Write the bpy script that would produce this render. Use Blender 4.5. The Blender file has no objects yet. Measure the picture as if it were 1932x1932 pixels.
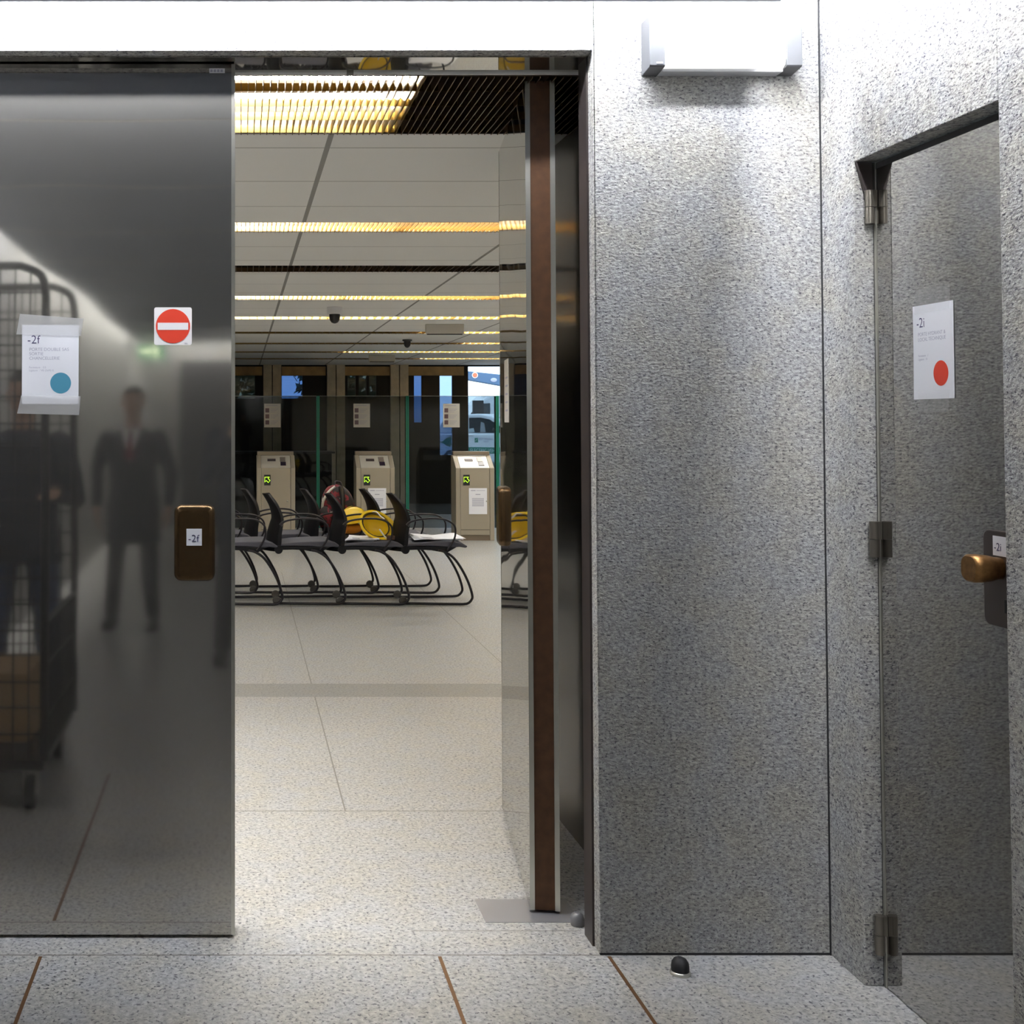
import bpy, bmesh, math, random
from mathutils import Vector, Matrix
random.seed(7)
R = math.radians
C = bpy.context.scene.collection
SC = bpy.context.scene

# ------------------------------------------------------------------ camera, world, exposure
cam_d = bpy.data.cameras.new('camera'); cam = bpy.data.objects.new('camera', cam_d); C.objects.link(cam)
cam.location = (0, 0, 1.5); cam.rotation_euler = (R(91.5), 0, 0)
cam_d.sensor_width = 36; cam_d.lens = 2250/1932*36
cam_d.shift_x = (966-456)/1932; cam_d.shift_y = -(966-738)/1932
cam_d.clip_start = .02; cam_d.clip_end = 200
SC.camera = cam
SC.view_settings.view_transform = 'Standard'; SC.view_settings.look = 'None'
SC.view_settings.exposure = 1.0; SC.view_settings.gamma = 1; SC.view_settings.use_curve_mapping = False
SC.cycles.sample_clamp_indirect = 4.0
SC.cycles.max_bounces = 10; SC.cycles.diffuse_bounces = 5; SC.cycles.glossy_bounces = 6
SC.cycles.caustics_reflective = True
W = bpy.data.worlds.new('world'); SC.world = W; W.use_nodes = True
bg = W.node_tree.nodes['Background']
bg.inputs[0].default_value = (.66, .84, 1, 1); bg.inputs[1].default_value = 1.8
COVE = 125.0           # cove tubes around the doors
COVE_FAR = 130.0       # cove tubes of the corridor
TUBE = 62.0           # tubes of the hall's louvred luminaires

# ------------------------------------------------------------------ materials
def mat(name):
    m = bpy.data.materials.new(name); m.use_nodes = True
    nt = m.node_tree; return m, nt, nt.nodes['Principled BSDF']
def plain(name, col, rough=.5, metal=0, spec=.5, noise=0, nscale=40):
    m, nt, p = mat(name)
    p.inputs['Base Color'].default_value = (*col, 1); p.inputs['Roughness'].default_value = rough
    p.inputs['Metallic'].default_value = metal; p.inputs['Specular IOR Level'].default_value = spec
    if noise:
        tc = nt.nodes.new('ShaderNodeTexCoord'); n = nt.nodes.new('ShaderNodeTexNoise'); n.inputs['Scale'].default_value = nscale
        n.inputs['Detail'].default_value = 4
        r = nt.nodes.new('ShaderNodeValToRGB')
        r.color_ramp.elements[0].position = .3; r.color_ramp.elements[1].position = .7
        r.color_ramp.elements[0].color = (*[c*(1-noise) for c in col], 1); r.color_ramp.elements[1].color = (*[min(1, c*(1+noise)) for c in col], 1)
        nt.links.new(tc.outputs['Object'], n.inputs['Vector']); nt.links.new(n.outputs['Fac'], r.inputs['Fac'])
        nt.links.new(r.outputs['Color'], p.inputs['Base Color'])
    return m
def emit(name, col, s):
    m, nt, p = mat(name)
    p.inputs['Base Color'].default_value = (.02, .02, .02, 1)
    p.inputs['Emission Color'].default_value = (*col, 1); p.inputs['Emission Strength'].default_value = s
    return m
def granite(name, lo, mid, hi, dark, rough, scale=(1, 1, 1), bump=0, ns=85, fleck=.40, fs=120, spec=.4, tint=(1, .97, .9), lines=None):
    m, nt, p = mat(name); N = nt.nodes.new; L = nt.links.new
    tc = N('ShaderNodeTexCoord'); mp = N('ShaderNodeMapping'); mp.inputs['Scale'].default_value = scale
    L(tc.outputs['Object'], mp.inputs['Vector'])
    n1 = N('ShaderNodeTexNoise'); n1.inputs['Scale'].default_value = ns; n1.inputs['Detail'].default_value = 5; n1.inputs['Roughness'].default_value = .7
    L(mp.outputs[0], n1.inputs['Vector'])
    r1 = N('ShaderNodeValToRGB'); e = r1.color_ramp.elements
    e[0].position = .36; e[0].color = (*lo, 1); e[1].position = .66; e[1].color = (*hi, 1)
    k = e.new(.5); k.color = (*mid, 1)
    L(n1.outputs['Fac'], r1.inputs['Fac'])
    n2 = N('ShaderNodeTexNoise'); n2.inputs['Scale'].default_value = fs; n2.inputs['Detail'].default_value = 2.5; n2.inputs['Roughness'].default_value = .55
    L(mp.outputs[0], n2.inputs['Vector'])
    r2 = N('ShaderNodeValToRGB'); e = r2.color_ramp.elements
    e[0].position = fleck-.05; e[0].color = (1, 1, 1, 1); e[1].position = fleck+.03; e[1].color = (0, 0, 0, 1)
    L(n2.outputs['Fac'], r2.inputs['Fac'])
    mx = N('ShaderNodeMix'); mx.data_type = 'RGBA'
    L(r2.outputs['Color'], mx.inputs[0]); L(r1.outputs['Color'], mx.inputs[6]); mx.inputs[7].default_value = (*dark, 1)
    n3 = N('ShaderNodeTexNoise'); n3.inputs['Scale'].default_value = 9; n3.inputs['Detail'].default_value = 3
    L(tc.outputs['Object'], n3.inputs['Vector'])
    r3 = N('ShaderNodeValToRGB'); e = r3.color_ramp.elements
    e[0].position = .35; e[0].color = (.96, .97, 1, 1); e[1].position = .65; e[1].color = (1, 1, 1, 1)
    e[1].color = (*tint, 1)
    L(n3.outputs['Fac'], r3.inputs['Fac'])
    mu = N('ShaderNodeMix'); mu.data_type = 'RGBA'; mu.blend_type = 'MULTIPLY'; mu.inputs[0].default_value = 1
    L(mx.outputs[2], mu.inputs[6]); L(r3.outputs['Color'], mu.inputs[7])
    out = mu.outputs[2]
    if lines:                      # thin joints between the slabs: (axis, position, half width, min other, max other)
        sp = N('ShaderNodeSeparateXYZ'); L(tc.outputs['Object'], sp.inputs[0]); acc = None
        def mth(op, a, b=None, c=None):
            q = N('ShaderNodeMath'); q.operation = op
            for i, v in enumerate((a, b, c)):
                if v is None: continue
                if isinstance(v, (int, float)): q.inputs[i].default_value = v
                else: L(v, q.inputs[i])
            return q.outputs[0]
        for ax, pos, hw, mn, mxx in lines:
            o = 1-ax
            c = mth('COMPARE', sp.outputs[ax], pos, hw)
            c = mth('MULTIPLY', c, mth('GREATER_THAN', sp.outputs[o], mn)); c = mth('MULTIPLY', c, mth('LESS_THAN', sp.outputs[o], mxx))
            acc = c if acc is None else mth('MAXIMUM', acc, c)
        m2 = N('ShaderNodeMix'); m2.data_type = 'RGBA'; L(acc, m2.inputs[0]); L(out, m2.inputs[6]); m2.inputs[7].default_value = (.16, .15, .13, 1)
        out = m2.outputs[2]
    L(out, p.inputs['Base Color'])
    p.inputs['Roughness'].default_value = rough; p.inputs['Specular IOR Level'].default_value = spec
    if bump:
        nb = N('ShaderNodeTexNoise'); nb.inputs['Scale'].default_value = 95; nb.inputs['Detail'].default_value = 4; nb.inputs['Roughness'].default_value = .6
        L(mp.outputs[0], nb.inputs['Vector'])
        b = N('ShaderNodeBump'); b.inputs['Strength'].default_value = bump; b.inputs['Distance'].default_value = .004
        L(nb.outputs['Fac'], b.inputs['Height']); L(b.outputs[0], p.inputs['Normal'])
    return m
def steel(name, col, r1, r2, mix, wave=0, wscale=(1.2, 1.2, 5), col2=None, streak=True):
    """polished sheet metal: a sharp and a soft lobe, slightly wavy"""
    m, nt, p = mat(name); N = nt.nodes.new; L = nt.links.new
    q = N('ShaderNodeBsdfPrincipled'); ms = N('ShaderNodeMixShader'); out = nt.nodes['Material Output']
    tc = N('ShaderNodeTexCoord')
    for s, r, c in ((p, r1, col), (q, r2, col2 or col)):
        s.inputs['Base Color'].default_value = (*c, 1); s.inputs['Metallic'].default_value = 1; s.inputs['Roughness'].default_value = r
    L(p.outputs[0], ms.inputs[1]); L(q.outputs[0], ms.inputs[2]); ms.inputs[0].default_value = mix
    L(ms.outputs[0], out.inputs['Surface'])
    if streak:
        mp = N('ShaderNodeMapping'); mp.inputs['Scale'].default_value = (2, 2, 160); L(tc.outputs['Object'], mp.inputs['Vector'])
        n = N('ShaderNodeTexNoise'); n.inputs['Scale'].default_value = 1.5; n.inputs['Detail'].default_value = 4; L(mp.outputs[0], n.inputs['Vector'])
        r = N('ShaderNodeMapRange'); r.inputs['From Min'].default_value = .3; r.inputs['From Max'].default_value = .7
        r.inputs['To Min'].default_value = mix*.75; r.inputs['To Max'].default_value = min(1, mix*1.25)
        L(n.outputs['Fac'], r.inputs['Value']); L(r.outputs[0], ms.inputs[0])
    if wave:
        mp = N('ShaderNodeMapping'); mp.inputs['Scale'].default_value = wscale; L(tc.outputs['Object'], mp.inputs['Vector'])
        n = N('ShaderNodeTexNoise'); n.inputs['Scale'].default_value = 1; n.inputs['Detail'].default_value = 1; L(mp.outputs[0], n.inputs['Vector'])
        b = N('ShaderNodeBump'); b.inputs['Strength'].default_value = 1; b.inputs['Distance'].default_value = wave; L(n.outputs['Fac'], b.inputs['Height'])
        L(b.outputs[0], p.inputs['Normal']); L(b.outputs[0], q.inputs['Normal'])
    return m
def tinted(name, col, gloss=.1, rough=.03):
    m, nt, p = mat(name); N = nt.nodes.new; L = nt.links.new
    t = N('ShaderNodeBsdfTransparent'); t.inputs[0].default_value = (*col, 1)
    g = N('ShaderNodeBsdfGlossy'); g.inputs['Roughness'].default_value = rough
    ms = N('ShaderNodeMixShader'); fr = N('ShaderNodeFresnel'); fr.inputs[0].default_value = 1.5
    L(fr.outputs[0], ms.inputs[0]); L(t.outputs[0], ms.inputs[1]); L(g.outputs[0], ms.inputs[2])
    L(ms.outputs[0], nt.nodes['Material Output'].inputs['Surface'])
    return m
def tape(name, alpha, col=(.75, .75, .75)):
    m, nt, p = mat(name)
    p.inputs['Base Color'].default_value = (*col, 1); p.inputs['Roughness'].default_value = .3; p.inputs['Alpha'].default_value = alpha
    return m

M = {}
M['wall'] = granite('rough_granite', (.20, .20, .20), (.335, .335, .327), (.49, .49, .475), (.075, .075, .09), .75, (1, 1, 1.7), 1.0, ns=78, fleck=.40, fs=110)
M['wall_y'] = M['wall']
M['floor'] = granite('floor_granite', (.26, .26, .262), (.41, .41, .405), (.55, .55, .535), (.09, .09, .105), .32, (1, 1, 1), 0, ns=70, fleck=.40, fs=92, spec=.45,
                     lines=[(1, 4.646, .004, -6, 7), (0, .40, .003, 4.646, 6.56), (0, .40, .003, 6.89, 12), (0, 1.62, .003, 6.89, 12), (1, 3.56, .002, .5, 1.0), (1, 3.40, .003, -2, 2)])
M['band'] = granite('dark_floor_granite', (.18, .178, .17), (.26, .257, .248), (.35, .345, .33), (.08, .08, .08), .32, (1, 1, 1), 0, ns=75, fleck=.385, fs=95)
M['mirror'] = steel('polished_steel', (.50, .49, .47), .03, .30, .08, streak=False)
M['leaf'] = steel('door_steel', (.53, .51, .475), .05, .36, .25, wave=.0008, wscale=(1.5, 1.5, 4), streak=False)
M['leaf_in'] = steel('door_steel_clear', (.58, .57, .54), .02, .2, .12, wave=.0012, wscale=(1.5, 1.5, 4), streak=False)
M['darksteel'] = steel('dark_steel', (.055, .055, .054), .10, .35, .4, streak=False)
M['trimsteel'] = steel('edge_steel', (.70, .69, .62), .18, .35, .5, streak=False)
M['bronze'] = plain('bronze', (.085, .041, .021), .36, .55, noise=.18, nscale=30)
M['bronze_plate'] = plain('bronze_plate', (.10, .062, .030), .27, .9, noise=.12, nscale=60)
M['bronze_dark'] = plain('bronze_dark', (.075, .062, .06), .4, .7)
M['gap'] = plain('joint_black', (.012, .012, .014), .8)
M['ceil_lobby'] = plain('ceiling_metal', (.115, .145, .205), .45, .3)
M['brass'] = plain('brass_strip', (.17, .085, .035), .45, .5)
M['paper'] = plain('paper', (.80, .81, .86), .7)
M['paper2'] = plain('paper_old', (.62, .60, .55), .7)
M['ink'] = plain('ink', (.03, .025, .10), .7)
M['ink_grey'] = plain('ink_grey', (.38, .38, .48), .7)
M['teal'] = plain('teal_print', (.065, .27, .40), .6)
M['red'] = plain('red_print', (.66, .045, .018), .5)
M['white_sign'] = plain('sign_white', (.82, .80, .80), .4)
M['tape'] = tape('clear_tape', .42); M['tape_thin'] = tape('clear_tape_thin', .12)
M['white'] = plain('white_enamel', (.72, .73, .76), .4)
M['opal'] = emit('lit_opal', (1, 1, .95), .8)
M['cove'] = emit('cove_tube', (.93, .95, 1), COVE); M['cove_side'] = emit('cove_tube_side', (.95, .96, 1), COVE*1.0); M['cove_dim'] = emit('cove_tube_dim', (.95, .95, .93), 34.0); M['cove_far'] = emit('cove_tube_old', (.95, .95, .93), COVE_FAR)
M['black'] = plain('black_plastic', (.014, .014, .016), .38)
M['chair'] = plain('chair_plastic', (.007, .007, .009), .5, 0, .2, noise=.2)
M['seat'] = plain('seat_fabric', (.062, .062, .08), .75, noise=.2, nscale=200)
M['tubeblack'] = plain('black_tube', (.014, .012, .016), .35, 0, .3)
M['beige'] = plain('beige_enamel', (.36, .32, .25), .4, .25)
M['beige_light'] = plain('brushed_top', (.66, .63, .56), .3, .35)
M['arrow'] = emit('green_led', (.42, 1, .03), 1.6)
M['yellow'] = plain('yellow_shell', (.88, .60, .02), .3)
M['orange'] = plain('orange_cloth', (.75, .27, .02), .7)
M['strap'] = plain('white_strap', (.75, .72, .66), .6)

# ------------------------------------------------------------------ mesh helper
class MB:
    def __init__(s): s.v = []; s.f = []; s.mi = []; s.sm = []
    def add(s, vs, fs, m=0, smooth=False):
        b = len(s.v); s.v += [tuple(v) for v in vs]
        for f in fs: s.f.append([b+i for i in f]); s.mi.append(m); s.sm.append(smooth)
        return s
    def box(s, x0, x1, y0, y1, z0, z1, m=0):
        v = [(x, y, z) for z in (z0, z1) for y in (y0, y1) for x in (x0, x1)]
        return s.add(v, [(0, 2, 3, 1), (4, 5, 7, 6), (0, 1, 5, 4), (2, 6, 7, 3), (0, 4, 6, 2), (1, 3, 7, 5)], m)
    def prism(s, poly, axis, a, b, m=0, smooth=False):
        """polygon in the two other axes (order x,y / x,z / y,z), extruded along axis from a to b"""
        def p(q, t):
            return (t, q[0], q[1]) if axis == 0 else (q[0], t, q[1]) if axis == 1 else (q[0], q[1], t)
        n = len(poly); vs = [p(q, a) for q in poly]+[p(q, b) for q in poly]
        ar = sum(poly[i][0]*poly[(i+1) % n][1]-poly[(i+1) % n][0]*poly[i][1] for i in range(n))
        flip = (ar > 0) == (axis != 1)
        flip = flip if b > a else not flip
        c0 = list(range(n)); c1 = list(range(n, 2*n)); sd = [(i, (i+1) % n, n+(i+1) % n, n+i) for i in range(n)]
        if flip: s.add(vs, [c0[::-1], c1], m); s.add(vs, sd, m, smooth)
        else: s.add(vs, [c0, c1[::-1]], m); s.add(vs, [q[::-1] for q in sd], m, smooth)
        return s
    def tube(s, path, r, n=8, m=0, closed=False, caps=True):
        P = [Vector(p) for p in path]; k = len(P); rs = r if isinstance(r, (list, tuple)) else [r]*k
        vs = []; up = None
        for i in range(k):
            if closed: t = P[(i+1) % k]-P[i-1]
            else: t = P[min(i+1, k-1)]-P[max(i-1, 0)]
            t.normalize()
            if up is None:
                up = Vector((0, 0, 1)) if abs(t.z) < .9 else Vector((1, 0, 0))
            a = (up-t*up.dot(t))
            if a.length < 1e-6: a = t.orthogonal()
            a.normalize(); b = t.cross(a); up = a
            for j in range(n):
                an = 2*math.pi*j/n; vs.append(P[i]+(a*math.cos(an)+b*math.sin(an))*rs[i])
        fs = []
        for i in range(k if closed else k-1):
            i2 = (i+1) % k
            for j in range(n): fs.append((i*n+j, i*n+(j+1) % n, i2*n+(j+1) % n, i2*n+j))
        s.add(vs, fs, m, True)
        if caps and not closed: s.add(vs, [list(range(n))[::-1], list(range((k-1)*n, k*n))], m)
        return s
    def lathe(s, prof, c=(0, 0, 0), n=24, m=0, axis=2, smooth=True):
        """prof: (radius, height) list, about the axis through c"""
        vs = []
        for r, h in prof:
            for j in range(n):
                a = 2*math.pi*j/n; x, y = r*math.cos(a), r*math.sin(a)
                q = (x, y, h) if axis == 2 else (x, h, -y) if axis == 1 else (h, x, y)
                vs.append((c[0]+q[0], c[1]+q[1], c[2]+q[2]))
        fs = [(i*n+j, i*n+(j+1) % n, (i+1)*n+(j+1) % n, (i+1)*n+j) for i in range(len(prof)-1) for j in range(n)]
        s.add(vs, fs, m, smooth)
        s.add(vs, [list(range(n))[::-1], list(range((len(prof)-1)*n, len(prof)*n))], m)
        return s
    def grid(s, fn, nu, nv, m=0, smooth=True, flip=False):
        vs = [fn(i/nu, j/nv) for i in range(nu+1) for j in range(nv+1)]
        fs = [(i*(nv+1)+j, (i+1)*(nv+1)+j, (i+1)*(nv+1)+j+1, i*(nv+1)+j+1) for i in range(nu) for j in range(nv)]
        return s.add(vs, [f[::-1] for f in fs] if flip else fs, m, smooth)
    def ball(s, c, r, m=0, nu=16, nv=10):
        rx, ry, rz = r if isinstance(r, (tuple, list)) else (r, r, r)
        vs = [(c[0], c[1], c[2]-rz)]
        for i in range(1, nv):
            a = -math.pi/2+math.pi*i/nv
            for j in range(nu):
                b = 2*math.pi*j/nu; vs.append((c[0]+rx*math.cos(a)*math.cos(b), c[1]+ry*math.cos(a)*math.sin(b), c[2]+rz*math.sin(a)))
        vs.append((c[0], c[1], c[2]+rz)); t = len(vs)-1; fs = []
        for j in range(nu):
            fs.append((0, 1+(j+1) % nu, 1+j)); b = 1+(nv-2)*nu; fs.append((t, b+j, b+(j+1) % nu))
        for i in range(nv-2):
            for j in range(nu):
                fs.append((1+i*nu+j, 1+i*nu+(j+1) % nu, 1+(i+1)*nu+(j+1) % nu, 1+(i+1)*nu+j))
        return s.add(vs, fs, m, True)
    def text(s, body, size, mw, m=0, depth=.0004, thin=.008, fn=None):
        """lettering: mw maps text space (x right, y up, z out) to the mesh"""
        cu = bpy.data.curves.new('lettering', 'FONT'); cu.body = body; cu.size = size; cu.extrude = depth; cu.offset = -size*thin
        cu.resolution_u = 4
        o = bpy.data.objects.new('lettering', cu); C.objects.link(o)
        me = bpy.data.meshes.new_from_object(o)
        s.add([(fn(mw @ v.co) if fn else mw @ v.co) for v in me.vertices], [list(p.vertices) for p in me.polygons], m)
        bpy.data.objects.remove(o); bpy.data.curves.remove(cu); bpy.data.meshes.remove(me)
        return s
    def build(s, name, mats, parent=None, bevel=0, seg=2, sub=0):
        me = bpy.data.meshes.new(name); me.from_pydata(s.v, [], s.f)
        for i, p in enumerate(me.polygons): p.material_index = s.mi[i]; p.use_smooth = s.sm[i]
        for m in (mats if isinstance(mats, (list, tuple)) else [mats]): me.materials.append(m)
        if bevel or sub:
            bm = bmesh.new(); bm.from_mesh(me); bmesh.ops.remove_doubles(bm, verts=bm.verts, dist=1e-5)
            bmesh.ops.recalc_face_normals(bm, faces=bm.faces); bm.to_mesh(me); bm.free()
        me.update()
        o = bpy.data.objects.new(name, me); C.objects.link(o)
        if parent: o.parent = parent
        if bevel:
            b = o.modifiers.new('bevel', 'BEVEL'); b.width = bevel; b.segments = seg; b.limit_method = 'ANGLE'; b.angle_limit = R(40)
        if sub:
            b = o.modifiers.new('subsurf', 'SUBSURF'); b.levels = sub; b.render_levels = sub
        return o
def tag(o, label=None, cat=None, group=None, kind=None):
    if label: o['label'] = label
    if cat: o['category'] = cat
    if group: o['group'] = group
    if kind: o['kind'] = kind
    return o
def thing(name, label, cat, loc=(0, 0, 0), rz=0, group=None, kind=None):
    o = bpy.data.objects.new(name, None); C.objects.link(o); o.empty_display_size = .1
    o.location = loc; o.rotation_euler = (0, 0, rz); return tag(o, label, cat, group, kind)
def copy_tree(o, parent=None):
    c = o.copy(); C.objects.link(c)
    if parent: c.parent = parent
    for ch in o.children: copy_tree(ch, c)
    return c
def struct(name, mb, mats, label, cat, bevel=0):
    return tag(mb.build(name, mats, None, bevel), label, cat, kind='structure')
def spline(pts, n=6):
    """Catmull-Rom through the points"""
    P = [Vector(p) for p in pts]; out = []
    for i in range(len(P)-1):
        a, b, c, d = P[max(i-1, 0)], P[i], P[i+1], P[min(i+2, len(P)-1)]
        for k in range(n):
            t = k/n
            out.append(.5*((2*b)+(c-a)*t+(2*a-5*b+4*c-d)*t*t+(3*b-a-3*c+d)*t**3))
    out.append(P[-1]); return out
def rrect(w, h, r, n=5, cx=0, cy=0):
    out = []
    for sx, sy, a0 in ((1, -1, -90), (1, 1, 0), (-1, 1, 90), (-1, -1, 180)):
        for k in range(n+1):
            a = R(a0+90*k/n); out.append((cx+sx*(w/2-r)+r*math.cos(a), cy+sy*(h/2-r)+r*math.sin(a)))
    return out

# ------------------------------------------------------------------ the lobby's shell
FW = 3.40; XW = 1.66; ZC = 2.63; ZT = 2.98; BACK = -10.3; HC = 2.56
lob = MB().box(-1.72, 1.90, BACK-.1, 3.66, -.1, 0)
for a, b in ((3.66, 6.56), (6.89, 22.15)): lob.box(-6, 7, a, b, -.1, 0)
struct('floor', lob, M['floor'], 'speckled grey granite floor running from the lobby through the open doors into the hall', 'floor')
struct('trim_floor_band', MB().box(-6, 7, 6.56, 6.89, -.1, 0), M['band'], 'darker granite band laid across the hall floor', 'floor band')
for k, (x, lab) in enumerate(((-.565, 'thin bronze strip in the floor in front of the closed steel door leaf'), (.556, 'thin bronze strip in the floor in front of the doorway'),
                              (1.032, 'thin bronze strip in the floor starting at the corner of the granite pier'))):
    struct('trim_%d' % (k+1), MB().box(x-.005, x+.005, 1.9, 3.39, -.002, .0008), M['brass'], lab, 'floor strip')
# front wall: pier on the right and lintel over the doors, pier left of the doors out of frame
w = MB().box(1.01, XW, FW, FW+.055, 0, ZT).box(1.02, XW+.2, FW+.055, 3.534, 0, ZT).box(1.221, XW+.2, 3.534, 3.64, 0, ZT)
w.box(-1.72, 1.01, FW, FW+.055, 2.569, ZT).box(-1.72, 1.02, FW+.055, 3.60, 2.569+.002, ZT).box(-1.72, -1.03, FW, 3.64, 0, 2.569)
struct('wall_front', w, M['wall'], 'rough grey granite wall with the double steel doors in it', 'wall', bevel=.003)
# right wall with the recessed steel door
Y0, Y1, ZD, XD = 2.60, 3.215, 2.205, 1.71
w = MB().box(XW, 2.0, Y1, FW, 0, ZT).box(XW, 2.0, BACK, Y0, 0, ZT).box(XW, 2.0, Y0, Y1, ZD, ZT)
struct('wall_right', w, M['wall'], 'rough grey granite side wall around the recessed steel door', 'wall', bevel=.003)
struct('trim_joint', MB().box(XW-.0035, XW, FW-.004, FW, 0, 2.9), M['gap'], 'dark vertical joint in the corner of the granite pier', 'wall joint')
struct('trim_shadow_gap', MB().box(1.01, XW, FW-.001, FW+.01, 0, .006), M['gap'], 'dark joint at the foot of the granite pier', 'wall joint')
struct('wall_left', MB().box(-2.0, -XW, BACK, 3.66, 0, ZT), M['wall'], 'rough granite wall of the corridor seen mirrored in the closed steel door', 'wall')
struct('wall_back', MB().box(-2.0, 2.0, BACK-.2, BACK, 0, ZT), M['wall'], 'granite end wall of the corridor seen mirrored in the closed steel door', 'wall')
c = MB().box(-1.458, 1.461, BACK+.18, 3.2085, ZC+.012, ZC+.027)
struct('ceiling', c, M['ceil_lobby'], 'dark metal ceiling of the lobby with a lit slot around its edge', 'ceiling')
struct('ceiling_cove', MB().box(-2, 2, BACK-.2, 3.64, ZT, ZT+.05), M['white'], 'top of the lit slot around the lobby ceiling', 'ceiling')
for k in range(9):
    struct('trim_ceiling_%d' % (k+1), MB().box(-1.46, 1.46, 2.55-1.3*k, 2.562-1.3*k, ZC+.008, ZC+.012), M['trimsteel'], 'thin metal joint across the lobby ceiling', 'ceiling joint')['group'] = 'ceiling joints'
# cove tubes: fluorescent lamps lying in the slot
def cove(p0, p1, lab, tm):
    t = thing('cove_light', lab, 'light', p0, 0, 'fluorescent lights in the ceiling slot')
    a, b = Vector(p0), Vector(p1); d = (b-a); n = max(1, round(d.length/1.5)); u = d.normalized()
    sd = u.cross(Vector((0, 0, 1)))
    for i in range(n):
        q0 = d*(i/n)+u*.03; q1 = d*((i+1)/n)-u*.03
        MB().tube([q0, q1], .013, 8).build('tube', tm, t)
    h = MB(); z = Vector((0, 0, .05))
    vs = [o+s*.03*sd+zz for o in (Vector((0, 0, 0)), d) for s in (-1, 1) for zz in (z, z+Vector((0, 0, .02)))]
    h.add(vs, [(0, 1, 3, 2), (4, 6, 7, 5), (0, 4, 5, 1), (2, 3, 7, 6), (0, 2, 6, 4), (1, 5, 7, 3)]).build('batten', M['white'], t)
ZL = 2.75
cove((-1.6, 3.210, ZL), (1.6, 3.210, ZL), 'strip light in the ceiling slot above the double doors', M['cove'])
cove((1.463, .6, ZL), (1.463, 3.15, ZL), 'strip light in the ceiling slot above the recessed steel door', M['cove_side'])
cove((1.463, -10.1, ZL), (1.463, .5, ZL), 'strip light in the ceiling slot along the right wall of the corridor', M['cove_dim'])
cove((-1.463, -10.1, ZL), (-1.463, -1.6, ZL), 'strip light in the ceiling slot along the left wall mirrored in the closed door', M['cove_far'])
cove((-1.463, -1.5, ZL), (-1.463, 3.15, ZL), 'bright strip light in the ceiling slot over the wire roll cage', M['cove_side'])
cove((-1.4, -10.11, ZL), (1.4, -10.11, ZL), 'strip light in the ceiling slot at the far end of the corridor', M['cove_far'])

# ------------------------------------------------------------------ door frame
struct('trim_soffit', MB().box(-1.03, 1.13, FW+.057, 3.60, 2.566, 2.5705), M['leaf_in'], 'mirror polished steel head of the door frame', 'door frame')
struct('trim_jamb', MB().box(1.005, 1.02, FW+.056, 3.535, 0, 2.566), M['bronze_dark'], 'dark bronze strip along the right jamb of the double doors', 'door frame')
struct('trim_pocket', MB().box(1.20, 1.22, 3.64, 4.85, 0, HC), M['darksteel'], 'dark polished steel side panel behind the open door leaf', 'door frame')
struct('trim_pocket_front', MB().box(1.20, 1.22, 3.535, 3.639, 0, 2.566), M['darksteel'], 'dark metal return behind the right jamb', 'door frame')

# ------------------------------------------------------------------ door leaves
def text_m(origin, xd, yd):
    x = Vector(xd).normalized(); y = Vector(yd).normalized(); z = x.cross(y)
    m = Matrix((x, y, z)).transposed().to_4x4(); m.translation = Vector(origin); return m
LT = .09
def leaf(name, label, loc, rz, L, front, handle_y):
    """leaf along local +Y from its pivot, thickness along local X; front is the x of the visible face (0 or LT)"""
    t = thing(name, label, 'door', loc, rz, kind='structure')
    z0, z1 = .010, 2.562
    MB().box(.015, LT-.015, .0, L, z0, z1).build('edge_core', M['bronze'], t)
    for x0, x1 in ((0, .0148), (LT-.0148, LT)):
        fr = (x0 == 0) == (front == 0)
        MB().box(x0, x1, -.001, L+.001, z0, z1).build('steel_skin', [M['leaf_in'] if name == 'door_2' else M['leaf']], t)
        MB().box(x0, x1, -.004, -.0012, z0, z1).build('edge_trim', M['trimsteel'], t)
        MB().box(x0, x1, L+.0012, L+.004, z0, z1).build('edge_trim', M['trimsteel'], t)
    s = -1 if front == 0 else 1
    fx = sorted((front, front+s*.0007)); MB().box(fx[0], fx[1], L-.0065, L+.004, z0, z1).build('edge_strip', M['trimsteel'], t)
    h = MB(); w_, hh = .119, .222; zc = 1.148
    rings = []
    for off, ins in ((0, 0), (.012, 0), (.019, .003), (.023, .009), (.024, .016)):
        rings.append([(front+s*off, handle_y+q[0], zc+q[1]) for q in rrect(w_-2*ins, hh-2*ins, max(.022-ins*.6, .01))])
    n = len(rings[0]); vs = [p for r in rings for p in r]
    fs = [(i*n+j, i*n+(j+1) % n, (i+1)*n+(j+1) % n, (i+1)*n+j) for i in range(len(rings)-1) for j in range(n)]
    if s < 0: fs = [f[::-1] for f in fs]
    h.add(vs, fs, 0, True); cap = list(range((len(rings)-1)*n, len(rings)*n)); h.add(vs, [cap if s > 0 else cap[::-1]])
    hp = h.build('handle_plate', M['bronze_plate'], t); hp['label'] = 'rounded bronze pull plate'
    return t, hp
d1, h1 = leaf('door_1', 'closed polished steel door leaf mirroring the corridor, with a bronze pull plate and no entry sign', (-.985, 3.60, 0), R(-90), .961, LT, .847)
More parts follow.
